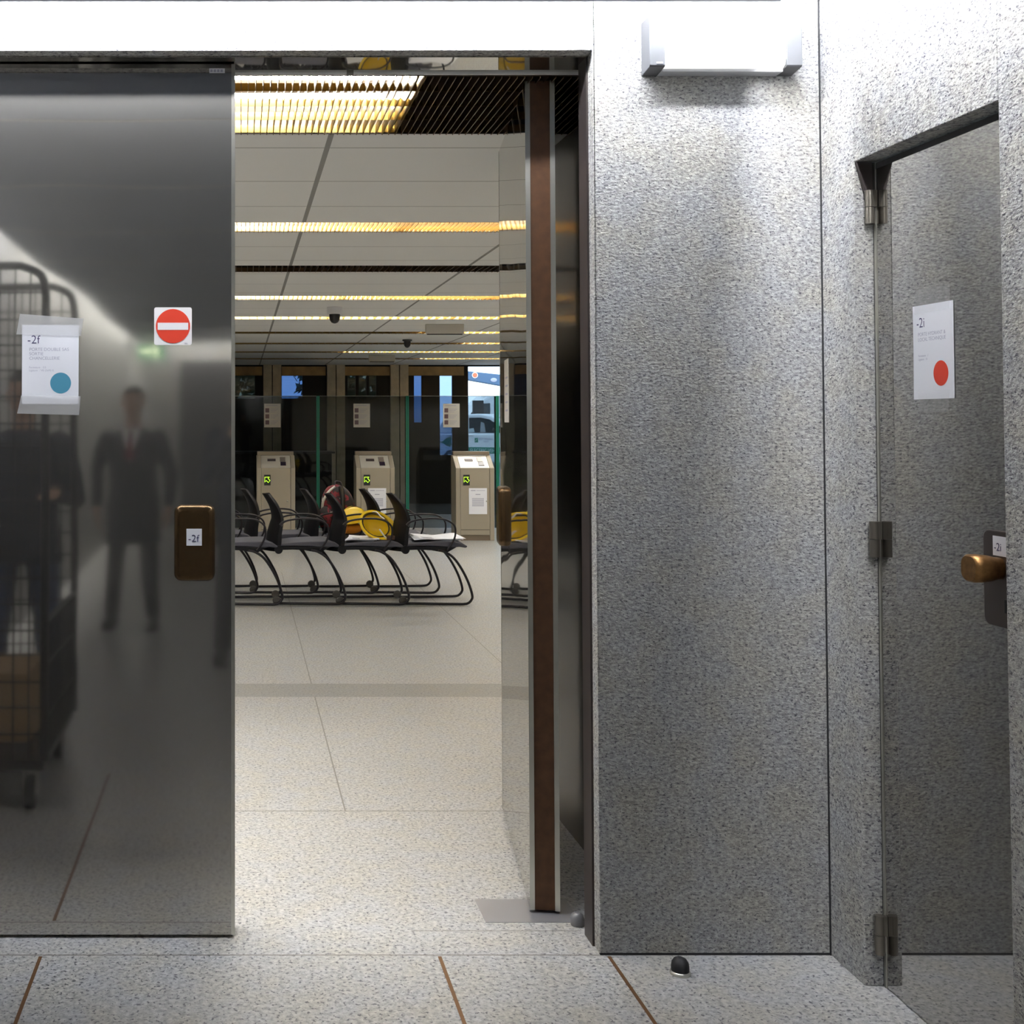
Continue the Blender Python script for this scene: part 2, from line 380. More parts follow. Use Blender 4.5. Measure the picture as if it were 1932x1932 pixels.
# "-2f" sticker on the plate; local y = world x + .985, local x = 3.60 - world y
st = MB().box(LT+.024, LT+.0246, .824, .869, 1.141, 1.190)
st.text('-2f', .030, text_m((LT+.0247, .8285, 1.152), (0, 1, 0), (0, 0, 1)), 1)
st.build('number_sticker', [M['paper'], M['ink']], h1)
st = MB().box(LT, LT+.0008, .889, .935, 2.535, 2.549)
for k in range(4): st.box(LT+.0008, LT+.0011, .892+k*.010, .899+k*.010, 2.538, 2.546, 1)
st.build('maker_plate', [M['white'], M['ink_grey']], d1)
d2, h2 = leaf('door_2', 'open polished steel door leaf with brown bronze edge, folded back into the hall', (.882, 3.69, 0), R(-7.45), .964, 0, .83)
# sheet on the open leaf's mirrored face
sh = MB().box(-.0012, -.0004, .60, .765, 1.50, 1.73)
for k in range(5): sh.box(-.0014, -.0012, .63, .72, 1.66-k*.03, 1.667-k*.03, 1)
o = tag(sh.build('paper_sign', [M['paper2'], M['ink_grey']]), 'white paper sheet taped to the mirrored face of the open door leaf', 'sign')
o.location = (.882, 3.69, 0); o.rotation_euler = (0, 0, R(-7.45))
# floor spring plate, floor stop, pivot ball
tag(MB().box(.732, 1.018, 3.617, 3.79, 0, .0015).build('floor_plate', plain('floor_plate_steel', (.36, .36, .38), .35, .6)), 'grey steel floor plate under the pivot of the open door leaf', 'floor plate')
t = thing('door_stop', 'small grey rounded door stop on the floor beside the open door leaf', 'door stop', (1.002, 3.600, 0))
MB().lathe([(.019, 0), (.021, .006), (.021, .02), (.017, .032), (.009, .037)], n=16).build('body', plain('grey_rubber', (.16, .16, .17), .4), t)
tag(MB().lathe([(.014, 0), (.018, -.006), (.018, -.03), (.012, -.036)], (1.035, 3.575, 2.564), 14).build('door_stop', M['bronze_dark']), 'small dark stop fixed under the head of the door frame', 'door stop')
t = thing('door_stop', 'black rubber half dome door stop on the floor in front of the granite pier', 'door stop', (1.193, 3.285, 0))
MB().lathe([(.027, 0), (.028, .004), (.026, .009), (.02, .010)], n=24).build('base', M['trimsteel'], t)
hd = MB().lathe([(.0235, .009), (.024, .02), (.022, .032), (.016, .041), (.007, .045)], n=24)
hd.build('rubber', plain('black_rubber', (.01, .01, .012), .6), t)

# signs on the closed leaf (its face is at y = 3.51)
def sheet(name, label, o, xd, w_, h_, code, lines, small, disc, tapes, wob=.0015):
    """paper with its lower left corner at o, width along xd, facing the lobby"""
    t = thing(name, label, 'sign', o)
    xd = Vector(xd); nrm = xd.cross(Vector((0, 0, 1)))
    def P(u, v, d=0): return tuple(xd*u+Vector((0, 0, v))+nrm*d)
    pm = MB(); n = 8
    def W_(a, b): return .0010+wob*(math.sin(a*5+1)*math.cos(b*6)+1)*.5
    n = 24
    pm.grid(lambda a, b: P(a*w_, b*h_, W_(a, b)), n, n, 0, True)
    D = .0012+wob
    def tm(u, v): return text_m(P(u, v, 0), xd, (0, 0, 1))
    def onto(p):
        p = Vector(p); u, v = p.dot(xd), p.z
        return tuple(Vector(P(u, v, W_(u/w_, v/h_)+.00012))+nrm*p.dot(nrm)*.2)
    pm.text(code, h_*.15, tm(w_*.09, h_*.765), 1, fn=onto)
    for k, l in enumerate(lines): pm.text(l, h_*.056, tm(w_*.125, h_*(.672-k*.056)), 2, fn=onto)
    for k, l in enumerate(small): pm.text(l, h_*.033, tm(w_*.125, h_*(.452-k*.038)), 2, fn=onto)
    cx, cy, rr = w_*.683, h_*.265, h_*.132
    pm.grid(lambda a, b: onto(Vector(P(cx+rr*b*math.cos(2*math.pi*a), cy+rr*b*math.sin(2*math.pi*a), .0003))), 40, 6, 3)
    pm.build('sheet', [M['paper'], M['ink'], M['ink_grey'], disc], t)
    for k, (q, mt) in enumerate(tapes):
        MB().add([P(u*w_, v*h_, D+.0004) for u, v in q], [(0, 1, 2, 3)]).build('clear_tape', mt, t)
    return t
sheet('paper_sign', 'white paper sign reading -2f with a teal dot, taped to the closed steel door leaf', (-.647, 3.51, 1.554), (1, 0, 0), .167, .233, '-2f',
      ['PORTE DOUBLE SAS', 'SORTIE', 'CHANCELLERIE'], ['Fermeture  : S.S', "Ligature  : 'VIS (3xM) G"], M['teal'],
      [([(-.10, .88), (1.04, .86), (1.08, 1.08), (-.04, 1.14)], M['tape']), ([(-.08, -.12), (1.01, -.14), (1.04, .10), (-.01, .11)], M['tape'])])
ns = MB().prism(rrect(.111, .111, .006, 4), 1, 0, -.0012)
ns.lathe([(.0505, -.0012), (.0505, -.0018)], (0, 0, 0), 40, 1, axis=1, smooth=False)
ns.box(-.045, .045, -.0022, -.0018, -.011, .010, 0)
ns.text('9001', .005, text_m((.034, -.0013, -.0525), (1, 0, 0), (0, 0, 1)), 2)
o = tag(ns.build('no_entry_sign', [M['white_sign'], M['red'], M['ink_grey']]), 'square white sign with a red no entry disc on the closed steel door leaf', 'sign')
o.location = (-.2025, 3.509, 1.7835)

# ------------------------------------------------------------------ recessed steel door in the right wall
d3 = thing('door_3', 'mirror polished steel door set into the right granite wall, with a bronze knob', 'door', (XD, 3.20, 0), kind='structure')
MB().box(0, .04, -.62, .012, .004, ZD-.022).build('steel_panel', M['mirror'], d3)
MB().box(-.002, .004, .0002, .0095, .0, ZD-.004).build('edge_strip', M['trimsteel'], d3)
MB().box(-.001, .04, .0125, .0149, .0, ZD-.001).build('edge_gap', M['gap'], d3)
MB().box(.0, .03, -.62, .013, ZD-.0215, ZD-.006).build('head_gap', M['gap'], d3)
for k, (z0, z1, br) in enumerate(((2.035, 2.125, True), (1.14, 1.235, False), (.09, .192, False))):
    g = MB(); zm = (z0+z1)/2
    g.tube([(-.018, .000, z0), (-.018, .000, zm-.0008)], .0115, 14).tube([(-.018, .000, zm+.0008), (-.018, .000, z1)], .0115, 14)
    g.box(-.012, -.001, -.010, .001, zm, z1); g.box(-.012, -.001, .001, .0148, z0, zm)
    hg = g.build('hinge', plain('hinge_steel_%d' % k, (.22, .20, .17), .32, .9), d3)
    if br:
        MB().prism([(-.048, ZD-.002), (-.006, ZD-.002), (-.006, z1), (-.028, z1)], 1, .004, .0135).build('bracket', M['bronze_dark'], hg)
# knob on a rose plate
pl = MB().prism(rrect(.115, .216, .02, 5, -.510, 1.148), 0, 0, -.008)
hp = pl.build('handle_plate', M['bronze_dark'], d3, .003); hp['label'] = 'dark bronze lock plate'
st = MB().box(-.009, -.0081, -.540, -.491, 1.200, 1.244)
st.text('-2i', .026, text_m((-.0091, -.495, 1.211), (0, -1, 0), (0, 0, 1)), 1)
st.build('number_sticker', [M['paper'], M['ink']], hp)
MB().box(-.0095, -.008, -.538, -.530, 1.075, 1.105).build('keyhole', M['gap'], hp)
kn = MB()
rings = []
for x, w1, h1_, rr in ((-.004, .046, .048, .018), (-.020, .048, .050, .018), (-.034, .056, .058, .02), (-.055, .062, .062, .022), (-.072, .062, .062, .022), (-.077, .054, .054, .02)):
    rings.append([(x, -.510+q[0], 1.172+q[1]) for q in rrect(w1, h1_, rr, 5)])
n = len(rings[0]); vs = [p for r in rings for p in r]
kn.add(vs, [((i+1)*n+j, (i+1)*n+(j+1) % n, i*n+(j+1) % n, i*n+j) for i in range(len(rings)-1) for j in range(n)], 0, True)
kn.add(vs, [list(range((len(rings)-1)*n, len(rings)*n))[::-1]])
k = kn.build('knob', plain('knob_bronze', (.24, .125, .045), .35, .85, noise=.2, nscale=80), d3); k['label'] = 'rounded square bronze knob'
sheet('paper_sign', 'white paper sign reading -2i with a red dot, taped to the recessed steel door', (XD, 3.03, 1.558), (0, -1, 0), .173, .236, '-2i',
      ['PORTE HYDRANT &', 'LOCAL TECHNIQUE'], ['Fermeture  : /', 'Ligature  : O'], M['red'],
      [([(.05, .91), (.92, .92), (.94, 1.17), (.06, 1.17)], M['tape_thin']), ([(.12, -.13), (.85, -.14), (.9, .09), (.12, .09)], M['tape_thin'])], .0008)

# ------------------------------------------------------------------ wall lamp on the pier
t = thing('wall_lamp', 'white box lamp with grey end caps on the granite pier', 'lamp', (1.363, FW, 2.497))
def cap(x0, x1): return MB().prism([(0, .150), (-.066, .150), (-.070, .145), (-.070, .008), (-.066, .004), (0, -.004)], 0, x0, x1)
lg_ = plain('lamp_grey', (.085, .088, .095), .5)
cap(-.215, -.171).build('end_cap', lg_, t, .0015); cap(.171, .215).build('end_cap', lg_, t, .0015)
MB().prism([(-.02, .147), (-.064, .147), (-.068, .135), (-.067, .030), (-.060, .014), (-.048, .006), (-.02, .006)], 0, -.171, .171).build('diffuser', M['opal'], t)
MB().box(-.171, .171, -.045, 0, -.003, .0055).build('housing', M['white'], t)
MB().box(-.196, -.178, -.0712, -.0702, .012, .017).build('maker_mark', M['ink_grey'], t)

# ------------------------------------------------------------------ the hall's shell
def ceiling_mat():
    m, nt, p = mat('ceiling_tiles'); N = nt.nodes.new; L = nt.links.new
    tc = N('ShaderNodeTexCoord'); sp = N('ShaderNodeSeparateXYZ'); L(tc.outputs['Object'], sp.inputs[0])
    def mth(op, a, b=None, c=None):
        q = N('ShaderNodeMath'); q.operation = op
        for i, v in enumerate((a, b, c)):
            if v is None: continue
            if isinstance(v, (int, float)): q.inputs[i].default_value = v
            else: L(v, q.inputs[i])
        return q.outputs[0]
    t = mth('FLOORED_MODULO', mth('SUBTRACT', sp.outputs[1], 4.34), 1.95)
    acc = mth('COMPARE', mth('FLOORED_MODULO', mth('SUBTRACT', sp.outputs[0], .33-.605), 1.21), .605, .0105)
    for ti in (.24, .88, 1.49): acc = mth('MAXIMUM', acc, mth('COMPARE', t, ti, .004))
    mx = N('ShaderNodeMix'); mx.data_type = 'RGBA'; L(acc, mx.inputs[0])
    mx.inputs[6].default_value = (.88, .88, .86, 1); mx.inputs[7].default_value = (.27, .265, .25, 1)
    L(mx.outputs[2], p.inputs['Base Color']); p.inputs['Roughness'].default_value = .7
    return m
LUM = [(3.615, 4.36), (6.29, 6.62), (8.04, 8.38), (9.98, 10.30), (11.95, 12.27), (13.92, 14.24), (15.85, 16.17), (17.8, 18.12), (19.7, 20.02)]
cm = MB(); y = 3.602
for a, b in LUM: cm.box(-6, 7, y, a, HC, HC+.03); y = b
cm.box(-6, 7, y, 22.15, HC, HC+.03)
struct('ceiling_hall', cm, ceiling_mat(), 'pale tiled ceiling of the hall', 'ceiling')
struct('ceiling_plenum', MB().box(-6, 7, 3.59, 22.15, 2.72, 2.75), M['gap'], 'dark void above the hall ceiling', 'ceiling')
hw = plain('hall_wall', (.55, .52, .46), .5, noise=.1, nscale=6)
struct('wall_hall_left', MB().box(-6.1, -6, 3.64, 22.15, 0, 2.75), hw, 'plain wall on the left side of the hall', 'wall')
struct('wall_hall_right', MB().box(7, 7.1, 3.64, 22.15, 0, 2.75), hw, 'plain wall on the right side of the hall', 'wall')
struct('wall_hall_front', MB().box(-6.1, -1.72, 3.56, 3.64, 0, 2.75).box(1.221, 7.1, 3.645, 4.85, 0, 2.75).box(1.66, 7.1, 3.40, 3.645, 0, 2.75).box(-1.72, 1.2, 3.59, 3.60, 2.573, 2.75), hw,
       'hall side of the wall with the double doors', 'wall')

# luminaires: gold louvre blades under fluorescent tubes
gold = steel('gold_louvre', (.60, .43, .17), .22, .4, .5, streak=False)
gold_unlit = steel('unlit_louvre', (.20, .13, .075), .3, .5, .5, streak=False)  # the gold louvre again, shade put into its colour where no tube is lit
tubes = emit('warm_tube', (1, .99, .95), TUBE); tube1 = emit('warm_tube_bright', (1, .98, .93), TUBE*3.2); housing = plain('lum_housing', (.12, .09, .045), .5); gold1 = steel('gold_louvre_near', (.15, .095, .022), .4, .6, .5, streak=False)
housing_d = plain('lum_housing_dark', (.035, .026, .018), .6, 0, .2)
for i, (a, b) in enumerate(LUM):
    lit = [(-2.2, .50)] if i == 0 else [] if i == 2 else [(-4, .84), (.9, 2.1), (2.16, 6)] if i < 5 else [(2.2, 6)] if i == 5 else [(3.0, 6)] if i in (6, 8) else [(1.6, 6)]
    nm = ['first', 'second', 'third', 'fourth', 'fifth', 'sixth', 'seventh', 'eighth', 'ninth'][i]
    lab = ('wide gold louvred ceiling light nearest the doorway, lit on its left half' if i == 0 else 'unlit louvred ceiling light, blades coloured dark for shade, %s strip from the doorway' % nm if i == 2 else
           'gold louvred strip light in the hall ceiling, %s from the doorway' % nm)
    t = thing('ceiling_light', lab, 'light', (0, (a+b)/2, HC), 0, 'louvred strip lights in the hall ceiling')
    w_ = (b-a)/2; h = MB()
    h.box(-4.5, 6.2, -w_, w_, .145, .155).box(-4.5, 6.2, -w_-.002, -w_+.01, 0, .15).box(-4.5, 6.2, w_-.01, w_+.002, 0, .15)
    if i == 0: h.box(.55, .56, -w_, w_, .032, .15)  # partition added to keep the tube light out of the dark half
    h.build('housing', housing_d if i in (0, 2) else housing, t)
    step = .0235 if i < 2 else .04 if i < 4 else .08
    lv = MB(); x = -4.4 if i > 1 else -1.6
    while x < (3.4 if i < 2 else 6.1):
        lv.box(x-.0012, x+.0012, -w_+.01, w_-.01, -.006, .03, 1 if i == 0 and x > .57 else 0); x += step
    for k in range(2 if i else 5):
        yy = -w_+.01+(2*w_-.02)*(k/(1 if i == 1 or i > 1 else 4)); lv.box(-4.4, 6.1, yy-.001, yy+.001, .004, .03)
    g2 = gold1 if i == 0 else gold if lit else gold_unlit
    lv.build('louvre', [g2, gold_unlit], t)['kind'] = 'stuff'
    for x0, x1 in lit:
        for yy in ((-.13, .13) if i == 0 else (0,)):
            MB().tube([(x0, yy, .07), (x1, yy, .07)], .014, 8).build('tube', tubes if i else tube1, t)

# ceiling domes and box signs
def dome(x, y, lab, r, drop, base_m):
    t = thing('dome_camera', lab, 'camera', (x, y, HC))
    MB().lathe([(r, 0), (r, -drop), (r*.82, -drop-.006)], n=24).build('base', base_m, t)
    z = -drop-.006
    MB().lathe([(r*.70, z), (r*.70, z-.03), (r*.62, z-.055), (r*.42, z-.075), (r*.15, z-.084), (.002, z-.085)], n=24).build('dome', M['black'], t)
dome(.855, 10.95, 'dome camera with white base hanging from the hall ceiling, nearer of the two', .072, .06, M['white'])
dome(2.12, 15.25, 'small black dome camera under the hall ceiling, farther of the two', .062, .015, M['black'])
for (x, y, lab) in ((2.19, 12.85, 'flat pale box sign hanging under the hall ceiling, nearer of the two'), (2.20, 18.7, 'flat pale box sign hanging under the hall ceiling, farther of the two')):
    t = thing('box_sign', lab, 'sign', (x, y, HC), 0, 'box signs under the ceiling')
    MB().box(-.205, .205, -.03, .03, -.105, 0).build('body', plain('sign_back_%d' % int(y), (.52, .51, .48), .5), t, .004)
    MB().box(-.19, .19, -.02, .02, -.115, -.105).build('shade_strip', M['black'], t)  # black strip put in as the shadow below the sign

# ------------------------------------------------------------------ turnstile cabinets
def cabinet(x, lab, note):
    t = thing('turnstile_cabinet', lab, 'turnstile', (x, 15.18, 0), 0, 'turnstile cabinets')
    MB().box(-.185, .185, .0, .33, .07, .92).build('body', M['beige'], t, .004)
    for s in (-1, 1):
        MB().prism([(-.004, 0), (-.004, .92), (.24, 1.075), (.34, 1.075), (.34, 0)], 0, s*.187, s*.245).build('side_panel', M['beige'], t, .006)
    MB().box(-.185, .185, .01, .32, 0, .069).build('plinth', plain('plinth_brown', (.17, .13, .09), .5), t)
    tp = MB().add([(-.185, .0, .922), (.185, .0, .922), (.185, .24, 1.073), (-.185, .24, 1.073), (-.185, .24, .922), (.185, .24, .922)],
                  [(0, 1, 2, 3), (0, 4, 5, 1), (0, 3, 4), (1, 5, 2), (2, 5, 4, 3)]).build('sloped_top', M['beige_light'], t)
    a = math.atan2(.151, .24)
    def on_slope(name, u0, u1, v0, v1, m, h_=.004):
        q = [(u, v*math.cos(a)-hh*math.sin(a), .922+v*math.sin(a)+hh*math.cos(a)) for hh in (0, h_) for v in (v0, v1) for u in (u0, u1)]
        return MB().add(q, [(0, 2, 3, 1), (4, 5, 7, 6), (0, 1, 5, 4), (2, 6, 7, 3), (0, 4, 6, 2), (1, 3, 7, 5)]).build(name, m, tp)
    on_slope('card_slot', -.105, .0, .15, .20, plain('slot', (.08, .06, .06), .3), .006)
    on_slope('reader', .06, .13, .05, .13, plain('reader', (.03, .02, .035), .2), .006)
    on_slope('display', .055, .125, .14, .24, plain('display', (.20, .17, .15), .2), .004)
    MB().box(-.235, .235, .24, .34, 1.076, 1.125).build('rear_hood', plain('hood', (.26, .22, .17), .35, .4), t, .004)
    dp = MB().box(-.150, -.068, -.006, .0, .70, .835).build('direction_display', M['black'], t)
    ar = [(-.032, .036), (.026, .036), (.010, .020), (.034, -.006), (.012, -.032), (-.014, -.006), (-.032, -.026)]
    pts = [(-.109+u, -.009, .768+v) for u, v in ar]
    MB().tube(pts, .0036, 6, closed=True).build('arrow', M['arrow'], dp)
    MB().box(-.183, .183, -.002, .0, .135, .14).build('panel_joint', M['gap'], t)
    MB().ball((.145, -.004, .50), .011, 0, 10, 8).build('lock', M['trimsteel'], t)
    if note:
        nx, nz0, nz1 = note
        p_ = MB().box(nx-.115, nx+.115, -.004, -.002, nz0, nz1)
        hgt = nz1-nz0
        p_.box(nx-.09, nx-.03, -.0045, -.004, nz1-.035, nz1-.025, 1).box(nx-.02, nx+.09, -.0045, -.004, nz1-.033, nz1-.028, 1)
        p_.box(nx-.03, nx+.03, -.0045, -.004, nz1-.085, nz1-.075, 1)
        for k in range(8): p_.box(nx-.075, nx+.075, -.0045, -.004, nz1-.135-k*.0135, nz1-.128-k*.0135, 1)
        n_ = tag(p_.build('notice', [M['paper'], M['ink_grey']]), 'white printed notice stuck to the front of the ' + ('turnstile cabinet nearest the outside light' if x > 2.5 else 'middle turnstile cabinet in the doorway'), 'notice')
        n_.location = (x, 15.175, 0)
    return t
cabinet(.435, 'beige turnstile cabinet left of the others seen through the doorway, without a notice', None)
cabinet(1.70, 'beige turnstile cabinet in the middle behind the backpack and hard hats', (.02, .335, .665))
cabinet(2.965, 'beige turnstile cabinet closest to the bright outside opening', (.035, .335, .665))
# glass screen behind the cabinets
gl = tinted('screen_glass', (.50, .54, .56)); ge = plain('glass_edge', (.02, .20, .14), .15); ge.node_tree.nodes['Principled BSDF'].inputs['Emission Strength'].default_value = 0
labs = ['tall glass screen pane at the left edge of the doorway view', 'tall glass screen pane behind the left beige cabinet', 'tall glass screen pane behind the middle beige cabinet',
        'tall glass screen pane behind the beige cabinet by the outside light', 'tall glass screen pane beside the outside opening']
ex = [-1.45, -.185, 1.08, 2.345, 3.62, 4.9]
GY = 16.9
for k in range(5):
    t = thing('glass_screen', labs[k], 'glass screen', ((ex[k]+ex[k+1])/2, GY, 0), 0, 'glass screens behind the turnstiles')
    hw_ = (ex[k+1]-ex[k])/2-.012
    MB().box(-hw_, hw_, -.006, .006, .01, 1.87).build('pane', gl, t)
    MB().box(-hw_, hw_, -.007, .007, 1.87, 1.876).build('top_edge', plain('top_edge_%d' % k, (.33, .36, .34), .2), t)
    for s in (-1, 1):
        if (k, s) in ((0, -1),): continue
        MB().box(s*hw_-.010, s*hw_+.010, -.02, .10, .01, 1.876).build('edge', ge, t)
for k, x in enumerate((.435, 1.70, 2.97)):
    nt_ = MB().box(-.117, .117, -.001, 0, 1.43, 1.765)
    for j in range(3):
        nt_.box(-.10, -.045, -.0016, -.001, 1.64-j*.085, 1.70-j*.085, 1)
        for q in range(3): nt_.box(-.03, .08-.02*q, -.0014, -.001, 1.685-j*.085-q*.02, 1.690-j*.085-q*.02, 2)
    nt_.box(-.09, .07, -.0014, -.001, 1.735, 1.743, 2)
    o = tag(nt_.build('notice', [M['paper2'], plain('photo_print_%d' % k, (.14, .09, .11), .5), M['ink_grey']]),
            'instruction sheet with three small pictures on the glass screen ' + ['above the left beige cabinet', 'above the middle beige cabinet', 'beside the bright outside opening'][k], 'notice', 'instruction sheets on the glass')
    o.location = (x, GY-.0065, 0)

# ------------------------------------------------------------------ chairs
def make_chair(label):
    """sled chair facing +x, origin under the back's foot; near side at y = 0, far side at y = .47"""
    t = thing('waiting_chair', label, 'chair', (0, 0, 0), 0, 'black chairs pushed together in the hall')
    Wd = .47
    # seat: cushion and shell beneath
    top = [(-.01, .500), (.10, .513), (.25, .522), (.38, .525), (.45, .512), (.50, .482)]
    bot = [(.485, .470), (.43, .478), (.36, .470), (.25, .482), (.10, .486), (-.01, .48)]
    MB().prism(top+bot, 1, .015, Wd-.015).build('cushion', M['seat'], t, .012, 3)
    sh = [(-.02, .482), (.36, .480), (.41, .478), (.335, .435), (.27, .437), (.20, .45), (.10, .455), (.0, .452)]
    MB().prism(sh, 1, .01, Wd-.01).build('seat_shell', M['chair'], t, .008)
    # back: curved plate, narrower at the top
    prof = [(-.03, .440), (-.005, .50), (.0, .58), (.012, .66), (.015, .71), (-.008, .78), (-.045, .84), (-.095, .905)]
    hw0 = [.215, .222, .225, .225, .222, .205, .165, .075]
    P = spline([(x, 0, z) for x, z in prof], 4); HWs = spline([(h_, 0, 0) for h_ in hw0], 4)
    bk = MB(); nv = 12
    def bf(side):
        def f(a, b):
            i = min(int(round(a*(len(P)-1))), len(P)-1); p = P[i]; q = (b*2-1)
            th = .034*(1-.5*a)
            return (p.x-.105*(1-q*q)*(1-.55*a)+side*th+.012, Wd/2+q*HWs[i].x, p.z)
        return f
    bk.grid(bf(0), len(P)-1, nv, 0, True); bk.grid(bf(-1), len(P)-1, nv, 0, True, True)
    f0, f1 = bf(0), bf(-1); N_ = len(P)-1
    rim = [(k/N_, 0) for k in range(N_+1)]+[(1, k/nv) for k in range(1, nv+1)]+[(1-k/N_, 1) for k in range(1, N_+1)]+[(0, 1-k/nv) for k in range(1, nv)]
    vs = [f0(*q) for q in rim]+[f1(*q) for q in rim]; n = len(rim)
    bk.add(vs, [(k, (k+1) % n, n+(k+1) % n, n+k) for k in range(n)])
    bk.build('backrest', M['chair'], t)
    MB().tube([(-.015, .0, .455), (-.015, Wd, .455)], .034, 14).build('pivot', M['chair'], t)
    for y in (.0, Wd):
        s = 1 if y else -1
        p = spline([(-.0, y, .655), (.03, y, .685), (.11, y, .705), (.22, y, .712), (.32, y, .700), (.385, y, .655), (.395, y, .590), (.375, y, .525), (.325, y, .452)], 6)
        MB().tube(p, [.015-.007*min(1, i/8) for i in range(len(p))], 8).build('armrest', M['tubeblack'], t)
        yy = y-s*.012
        lp = spline([(.255, yy, .452), (.31, yy, .437), (.38, yy, .39), (.445, yy, .30), (.50, yy, .19), (.532, yy, .085), (.525, yy, .045), (.495, yy, .018), (.45, yy, .012)], 6)
        lp += [Vector((x, yy-s*.045*(.45-x)/.49, .012)) for x in (.3, .1, -.02)]
        MB().tube(lp, .0105, 8).build('leg', M['tubeblack'], t)
        MB().lathe([(.022, -.004), (.032, -.006), (.034, 0), (.032, .006), (.022, .004)], (-.03, yy-s*.045, .034), 18, axis=1).build('glide', plain('glide_%d' % int(y*9), (.06, .055, .05), .35), t)
    return t
def bx(k): return [1.357, .838, .318, -.20][k]
ch = make_chair('black chair of the front row with papers on its seat, nearest the steel door leaf')
front_labels = ['', 'black chair of the front row with the yellow hard hat on its seat', 'empty black chair of the front row, behind the one with the hard hat', 'black chair of the front row half hidden by the closed door leaf']
rear_labels = ['black chair of the rear row beside the beige middle cabinet, empty', 'black chair of the rear row holding the backpack', 'empty black chair of the rear row in front of the left beige cabinet', 'black chair of the rear row cut off by the closed door leaf']
ch.location = (bx(0), 9.80, 0)
for k in (1, 2, 3):
    c_ = copy_tree(ch); c_.location = (bx(k), 9.80+.01*((k*7) % 3-1), 0); c_['label'] = front_labels[k]
for k in range(4):
    c_ = copy_tree(ch); c_.location = (bx(k)-.165-.01*k, 10.45, 0); c_['label'] = rear_labels[k]

# things lying on the chairs
def helmet(name, lab, loc, rot):
    t = thing(name, lab, 'hard hat', loc); t.rotation_euler = rot
    h = MB(); nu, nv = 28, 10
    def dome(rr, zz): return lambda a, b: ((rr*math.cos(b*math.pi/2)+.0)*1.12*math.cos(a*2*math.pi), rr*.92*math.cos(b*math.pi/2)*math.sin(a*2*math.pi), zz*math.sin(b*math.pi/2))
    h.grid(dome(.122, .135), nu, nv, 0, True, True); h.grid(dome(.116, .128), nu, nv, 0, True)
    def brim(z): return lambda a, b: ((.120+(.018+.035*max(0, math.cos(a*2*math.pi)))*b)*1.12*math.cos(a*2*math.pi), (.120+.018*b)*.92*math.sin(a*2*math.pi), z-.012*b*max(0, math.cos(a*2*math.pi)))
    h.grid(brim(.003), nu, 2, 0, True, True); h.grid(brim(-.003), nu, 2, 0, True)
    o0, o1 = brim(.003), brim(-.003)
    h.add([o0(k/nu, 1) for k in range(nu)]+[o1(k/nu, 1) for k in range(nu)], [(k, (k+1) % nu, nu+(k+1) % nu, nu+k) for k in range(nu)])
    h.build('shell', M['yellow'], t)
    MB().grid(lambda a, b: ((-.10+.2*a)*1.1, -.012+.024*b, .140*math.sqrt(max(.0, 1-((-.10+.2*a)/.122)**2))*1.0+.002), 14, 1).build('ridge', M['yellow'], t)
    ln = MB().tube([(.11*math.cos(k*2*math.pi/24)*1.1, .10*math.sin(k*2*math.pi/24), .012) for k in range(24)], .006, 6, closed=True)
    ln.build('headband', M['black'], t)
    MB().tube(spline([(-.06, -.10, .01), (-.035, -.09, -.04), (.0, -.05, -.07), (.03, -.03, -.09)], 5), .006, 6).build('chin_strap', M['strap'], t)
    return t
helmet('hard_hat', 'upturned yellow hard hat with white strap lying on the papers of a front chair', (1.125, 9.99, .645), (R(180+62), R(22), R(8)))
helmet('hard_hat', 'yellow hard hat standing upright beside the backpack on a rear chair', (.985, 10.49, .625), (R(4), R(4), R(200)))
# orange cloth bundle below the upright hat
ob = MB().ball((0, 0, .05), (.11, .09, .05)).ball((-.07, -.10, .055), (.035, .03, .055))
o = tag(ob.build('work_vest', M['orange']), 'folded orange work vest under the upright yellow hard hat', 'vest'); o.location = (.955, 10.49, .524)
# backpack
t = thing('backpack', 'black, red and white patterned backpack sitting on a rear chair', 'backpack', (.855, 10.75, .525), R(-8))
def pack_mat():
    m, nt, p = mat('backpack_cloth'); N = nt.nodes.new; L = nt.links.new
    tc = N('ShaderNodeTexCoord'); n = N('ShaderNodeTexNoise'); n.inputs['Scale'].default_value = 11; n.inputs['Detail'].default_value = 3; L(tc.outputs['Object'], n.inputs['Vector'])
    r = N('ShaderNodeValToRGB'); e = r.color_ramp.elements; r.color_ramp.interpolation = 'CONSTANT'
    e[0].position = 0; e[0].color = (.018, .014, .016, 1); e[1].position = .50; e[1].color = (.19, .014, .028, 1)
    k = e.new(.58); k.color = (.035, .02, .025, 1); k = e.new(.67); k.color = (.55, .52, .48, 1)
    L(n.outputs['Fac'], r.inputs['Fac']); L(r.outputs['Color'], p.inputs['Base Color']); p.inputs['Roughness'].default_value = .7
    return m
pk = MB()
def pf(a, b):
    an = a*2*math.pi; z = b*.42
    k = (1-max(0, (z-.20)/.22)**2.2)**.5 if z < .42 else 0
    k = max(k, .02); c_, s_ = math.cos(an), math.sin(an); p_ = .65
    return (.150*k*math.copysign(abs(c_)**p_, c_)-.03*(z/.42)**2+.02, .105*(k**.7)*math.copysign(abs(s_)**p_, s_), z)
pk.grid(pf, 32, 18); pk.add([pf(k/32, 0) for k in range(32)], [list(range(32))]); pk.add([pf(k/32, 1) for k in range(32)], [list(range(32))])
pk.build('bag', pack_mat(), t)
MB().ball((-.09, -.075, .12), (.075, .06, .11)).build('front_pocket', pack_mat(), t)
MB().tube(spline([(-.125, -.07, .20), (-.115, -.085, .27), (-.07, -.08, .35), (-.01, -.06, .40)], 5), .012, 8).build('piping', M['strap'], t)
